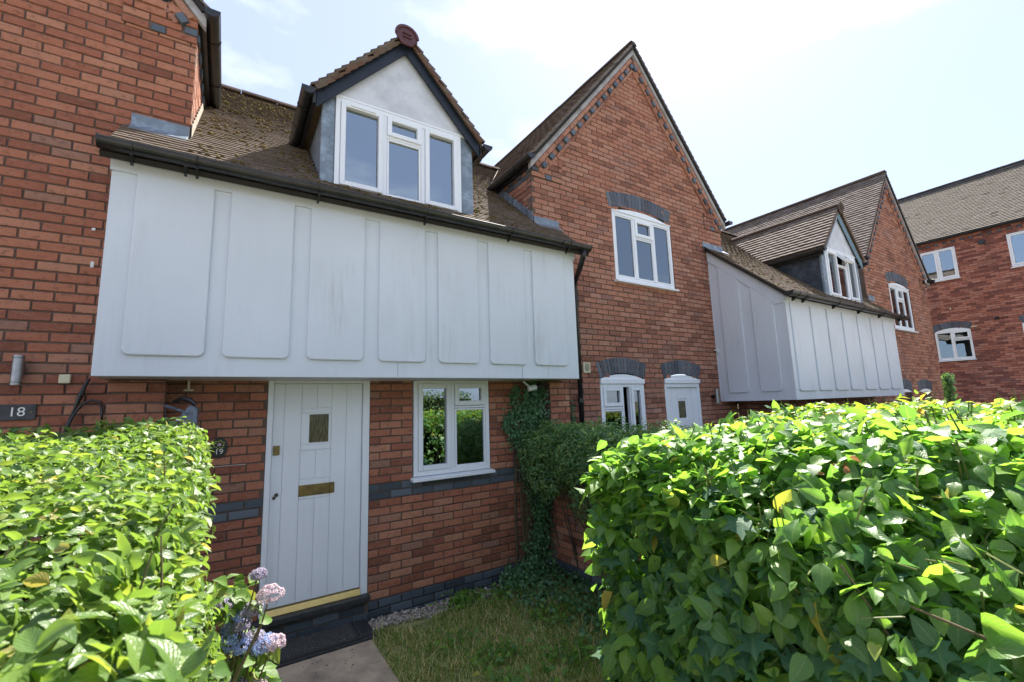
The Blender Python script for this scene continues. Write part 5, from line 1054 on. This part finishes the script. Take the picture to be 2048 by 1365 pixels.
t = thing('number_plate', 'rectangular slate plate lettered 18 on the brick wall above the left hedge', 'number plate', (-2.65, -.01, 1.98))
MB().fbox(FRONT, -2.75, -2.528, .002, .014, 1.925, 2.035).build('plate', SLATE, t, bevel=.003); text('18', FRONT, -2.622, 1.981, .088, .0145, PAPER, t)
for u in (-2.705, -2.552): MB().tube([FRONT.p(u, .013, 1.981), FRONT.p(u, .0175, 1.981)], .0055, 10).build('screw', BRASS, t)
t = thing('number_plaque', 'black oval plaque with painted flowers and number 19 beside the white door', 'number plaque', (-1.435, -.01, 1.65)); c = (-1.437, 1.648)
MB().prism([FRONT.p(c[0]+.060*math.cos(a), .002, c[1]+.084*math.sin(a)) for a in np.arange(32)*2*PI/32], FRONT.n*.012).build('plaque', BLACK, t, bevel=.002)
text('19', FRONT, c[0], c[1]-.033, .062, .0145, PAPER, t)
MB().prism([FRONT.p(c[0]+.014*math.cos(a), .0138, c[1]+.026+.014*math.sin(a)) for a in np.arange(10)*2*PI/10], FRONT.n*.002).build('painted_flower', PET_P, t)
YEL = m_simple('yellow_green_paint', (.36, .46, .08), .6); mb = MB()
for a in np.arange(14)*2*PI/14:
    r = .034 if int(a*7) % 2 else .027; x, z = c[0]+r*1.1*math.cos(a), c[1]+.026+r*math.sin(a); mb.prism([FRONT.p(x+.0065*math.cos(b), .0138, z+.0045*math.sin(b)) for b in np.arange(6)*PI/3], FRONT.n*.0018)
mb.build('painted_leaves', YEL, t, 'stuff')

t = thing('wall_light', 'brushed steel tube light on the brick wall at the left edge', 'wall light', (-2.63, -.05, 2.27))
MB().tube([(-2.63, -.065, 2.165), (-2.63, -.065, 2.372)], .03, 20).build('tube_body', STEEL, t, smooth=False)
for z in (2.185, 2.352): MB().tube([(-2.63, -.065, z-.002), (-2.63, -.065, z+.002)], .0306, 20).build('groove_ring', BLACK, t)
MB().fbox(FRONT, -2.65, -2.61, .002, .04, 2.23, 2.31).build('bracket', STEEL, t)
t = thing('wall_light', 'slim steel tube light on the brick beside the neighbour door, near the second overhang', 'wall light', (5.44, -.06, 1.95))
MB().tube([(5.455, -.09, 1.83), (5.455, -.09, 2.07)], .032, 16).build('tube_body', STEEL, t); MB().tube([(5.44, -.002, 1.95), (5.44, -.06, 1.95)], .03, 12).build('bracket', BLACK, t)

b = MB().fbox(FRONT, -2.432, -2.368, .002, .026, 2.180, 2.244).build('junction_box', CREAM, None, bevel=.006); tag(b, 'small square cream box on the brick wall left of the overhang', 'junction box')
mb = MB(); mb.tube([(-2.262, -.05, 2.215), (-2.285, -.05, 2.15), (-2.30, -.05, 2.09), (-2.325, -.05, 1.99), (-2.36, -.05, 1.86), (-2.38, -.05, 1.75)], [.008, .013, .018, .009, .008, .008], 8)
t = thing('cable', 'black cable and sprayer lance looped on the wall beside the number 18 plate', 'cable', (-2.27, -.05, 2.0)); mb.build('lance', BLACK, t)
lp = [(-2.355, 1.80), (-2.345, 1.88), (-2.32, 1.96), (-2.285, 2.025), (-2.235, 2.055), (-2.185, 2.04), (-2.15, 1.99), (-2.143, 1.92), (-2.165, 1.83), (-2.18, 1.76)]
MB().tube([(x, -.06-(.16 if x > -2.16 else 0), z) for x, z in lp], .0085, 8).build('cable_loop', BLACK, t, smooth=True)
MB().tube([(-2.295+.014*math.sin(k*1.3), -.05, 2.10-k*.008+.01*math.cos(k*1.3)) for k in range(14)], .002, 5).build('tie_wire', BLACK, t)

t = thing('floodlight', 'broken rusty grey floodlight hanging from the left pier under the overhang', 'floodlight', (-1.78, -.25, 1.97))
MB().tube([(-1.795, -.22, 2.0), (-1.73, -.27, 1.975), (-1.66, -.30, 1.945)], [.012, .012, .010], 6).build('arm', FADED, t)
hd = MB(); q = [(-1.70, -.38, 1.90), (-1.585, -.38, 1.845), (-1.585, -.27, 1.845), (-1.70, -.27, 1.90), (-1.635, -.36, 2.0), (-1.585, -.36, 1.975), (-1.575, -.29, 1.975), (-1.625, -.29, 2.0)]
hd.hexa(q).build('lamp_head', FADED, t, bevel=.006); MB().hexa([V(*a)+V(0, 0, -.004) for a in ((-1.712, -.392, 1.897), (-1.573, -.392, 1.832), (-1.573, -.258, 1.832), (-1.712, -.258, 1.897), (-1.71, -.39, 1.905), (-1.571, -.39, 1.840), (-1.571, -.26, 1.840), (-1.71, -.26, 1.905))]).build('lamp_rim', PAPER, t)
MB().tube([(-1.74, -.26, 2.03), (-1.69, -.30, 2.05), (-1.64, -.31, 2.035), (-1.60, -.32, 2.0)], [.013, .02, .02, .014], 8).build('sensor', BLACK, t); MB().tube([(-1.79, -.21, 2.0), (-1.785, -.215, 1.9), (-1.79, -.21, 1.8)], .004, 5).build('wire', BLACK, t)
t = thing('bracket', 'small cream T-shaped fitting hanging under the overhang above the floodlight', 'bracket', (-1.67, -.1, 2.19)); MB().tube([(-1.668, -.05, 2.2), (-1.668, -.05, 2.125)], .010, 8).build('stem', CREAM, t); MB().tube([(-1.70, -.05, 2.122), (-1.635, -.05, 2.122)], .009, 8).build('crossbar', CREAM, t)
t = thing('security_camera', 'white and black security camera mounted under the overhang above the ivy', 'security camera', (1.65, -.2, 2.13)); MB().tube([(1.58, -.17, 2.10), (1.68, -.20, 2.12)], .032, 14).build('body', UPVC, t); MB().tube([(1.675, -.20, 2.12), (1.75, -.225, 2.14)], [.036, .032], 14).build('hood', BLACK, t); MB().tube([(1.55, -.12, 2.19), (1.60, -.17, 2.12)], .012, 8).build('mount', UPVC, t)
t = thing('security_camera', 'small dark camera with white band under the far gable corner', 'security camera', (14.2, -.8, 4.98)); MB().tube([(14.42, -.75, 4.86), (14.42, -.98, 4.86)], [.05, .045], 12).build('body', BLACK, t); MB().tube([(14.42, -.80, 4.86), (14.42, -.83, 4.86)], .052, 12).build('band', UPVC, t)

t = thing('trellis', 'grey weathered wooden trellis ladder on the wall at the foot of the ivy', 'trellis', (1.53, -.03, .2))
for u in (1.453, 1.60): MB().fbox(FRONT, u-.011, u+.011, .014, .03, .18, 1.72).build('upright', WOOD, t, bevel=.002)
for z in (.42, .62, .83, 1.03, 1.4): MB().fbox(FRONT, 1.442, 1.611, .004, .0135, z-.011, z+.011).build('rung', WOOD, t)
tag(MB().fbox(FRONT, -1.47, -1.24, .0, .003, 1.4965, 1.4995).build('white_mortar_line', PAPER), 'thin white mortar line along the joint under the number 19 plaque', 'wire')  # thin line of white mortar smeared along the brick joint
t = thing('wall_fixings', 'two small white masonry fixings left on the brick at the left', 'fixings', (-2.32, -.01, 3.2))
for u, z, hh in ((-2.335, 3.365, .02), (-2.322, 3.085, .045)): MB().fbox(FRONT, u-.009, u+.010, .0, .012, z-hh/2, z+hh/2).build('fixing', PAPER, t)
t = thing('cable_clip', 'white cable stub poking out between the gabled house and the second overhang', 'cable', (5.6, -.05, 2.75)); MB().tube([(5.60, -.02, 2.74), (5.66, -.05, 2.735)], .008, 6).build('stub', UPVC, t); MB().fbox(FRONT, 5.655, 5.69, .02, .05, 2.70, 2.76).build('clip', UPVC, t)
tag(MB().tube([(2.235, -.02, 2.19), (2.235, -.05, 2.17)], .016, 10).tube([(2.235, -.03, 2.16), (2.235, -.045, 2.135)], .008, 6).build('hose_fitting', BLACK), 'small dark ribbed fitting on the brick left of the downpipe', 'fitting')
for (x, y, z), (a, b_, c_) in (((14.92, -.72, 2.60), (.25, 0, 0)),): pass
# moss clumps on the slopes
def moss(name, n, fx, fy, Z, parent, s0=.010, s1=.03):
    ps = []
    for i in range(n):
        x = rng.uniform(*fx); y = rng.uniform(*fy)
        if abs(x-.03) < .83 and y > -.3 and y < 1.9: continue
        if .5+.5*math.sin(x*3.1+y*2.3)*math.sin(y*4.1+x) < rng.random()*.9: continue
        y = round((y+.64)*hyp/.1)*.1/hyp-.64+rng.normal(0, .012); s = rng.uniform(s0, s1); M = np.eye(4); M[:3, :3] = np.diag([s, s*.9, s*.75]); M[:3, 3] = (x, y, Z(y)+.018); ps.append((M, SV[rng.integers(8)]))
    return join(ps, name, MOSS, parent, True)
moss('moss', 4200, (-1.75, 1.85), (-.6, 2.4), Z19, H19); moss('moss', 900, (5.7, 10.2), (-1.3, 0), Z2, H2, .012, .03)

lit = []
for i in range(60):
    x, y = rng.uniform(-1.1, -.3), rng.uniform(-1.5, -.1); z = .014 if y < -.4 else .056
    lit.append((leafM(V(x, y, z), unit(V(0, 0, 1)+rng.normal(0, .2, 3)), rdir(), rng.uniform(.008, .025)), LV['privet'][rng.integers(6)]))
LITTER = m_leaf('dry_leaf', [(0, (.20, .14, .07)), (1, (.36, .28, .16))], .1, .8, 1, 0)
tag(join(lit, 'leaf_litter', LITTER, None, True), 'scattered dry leaf bits on the doormat and front path', 'leaf litter')
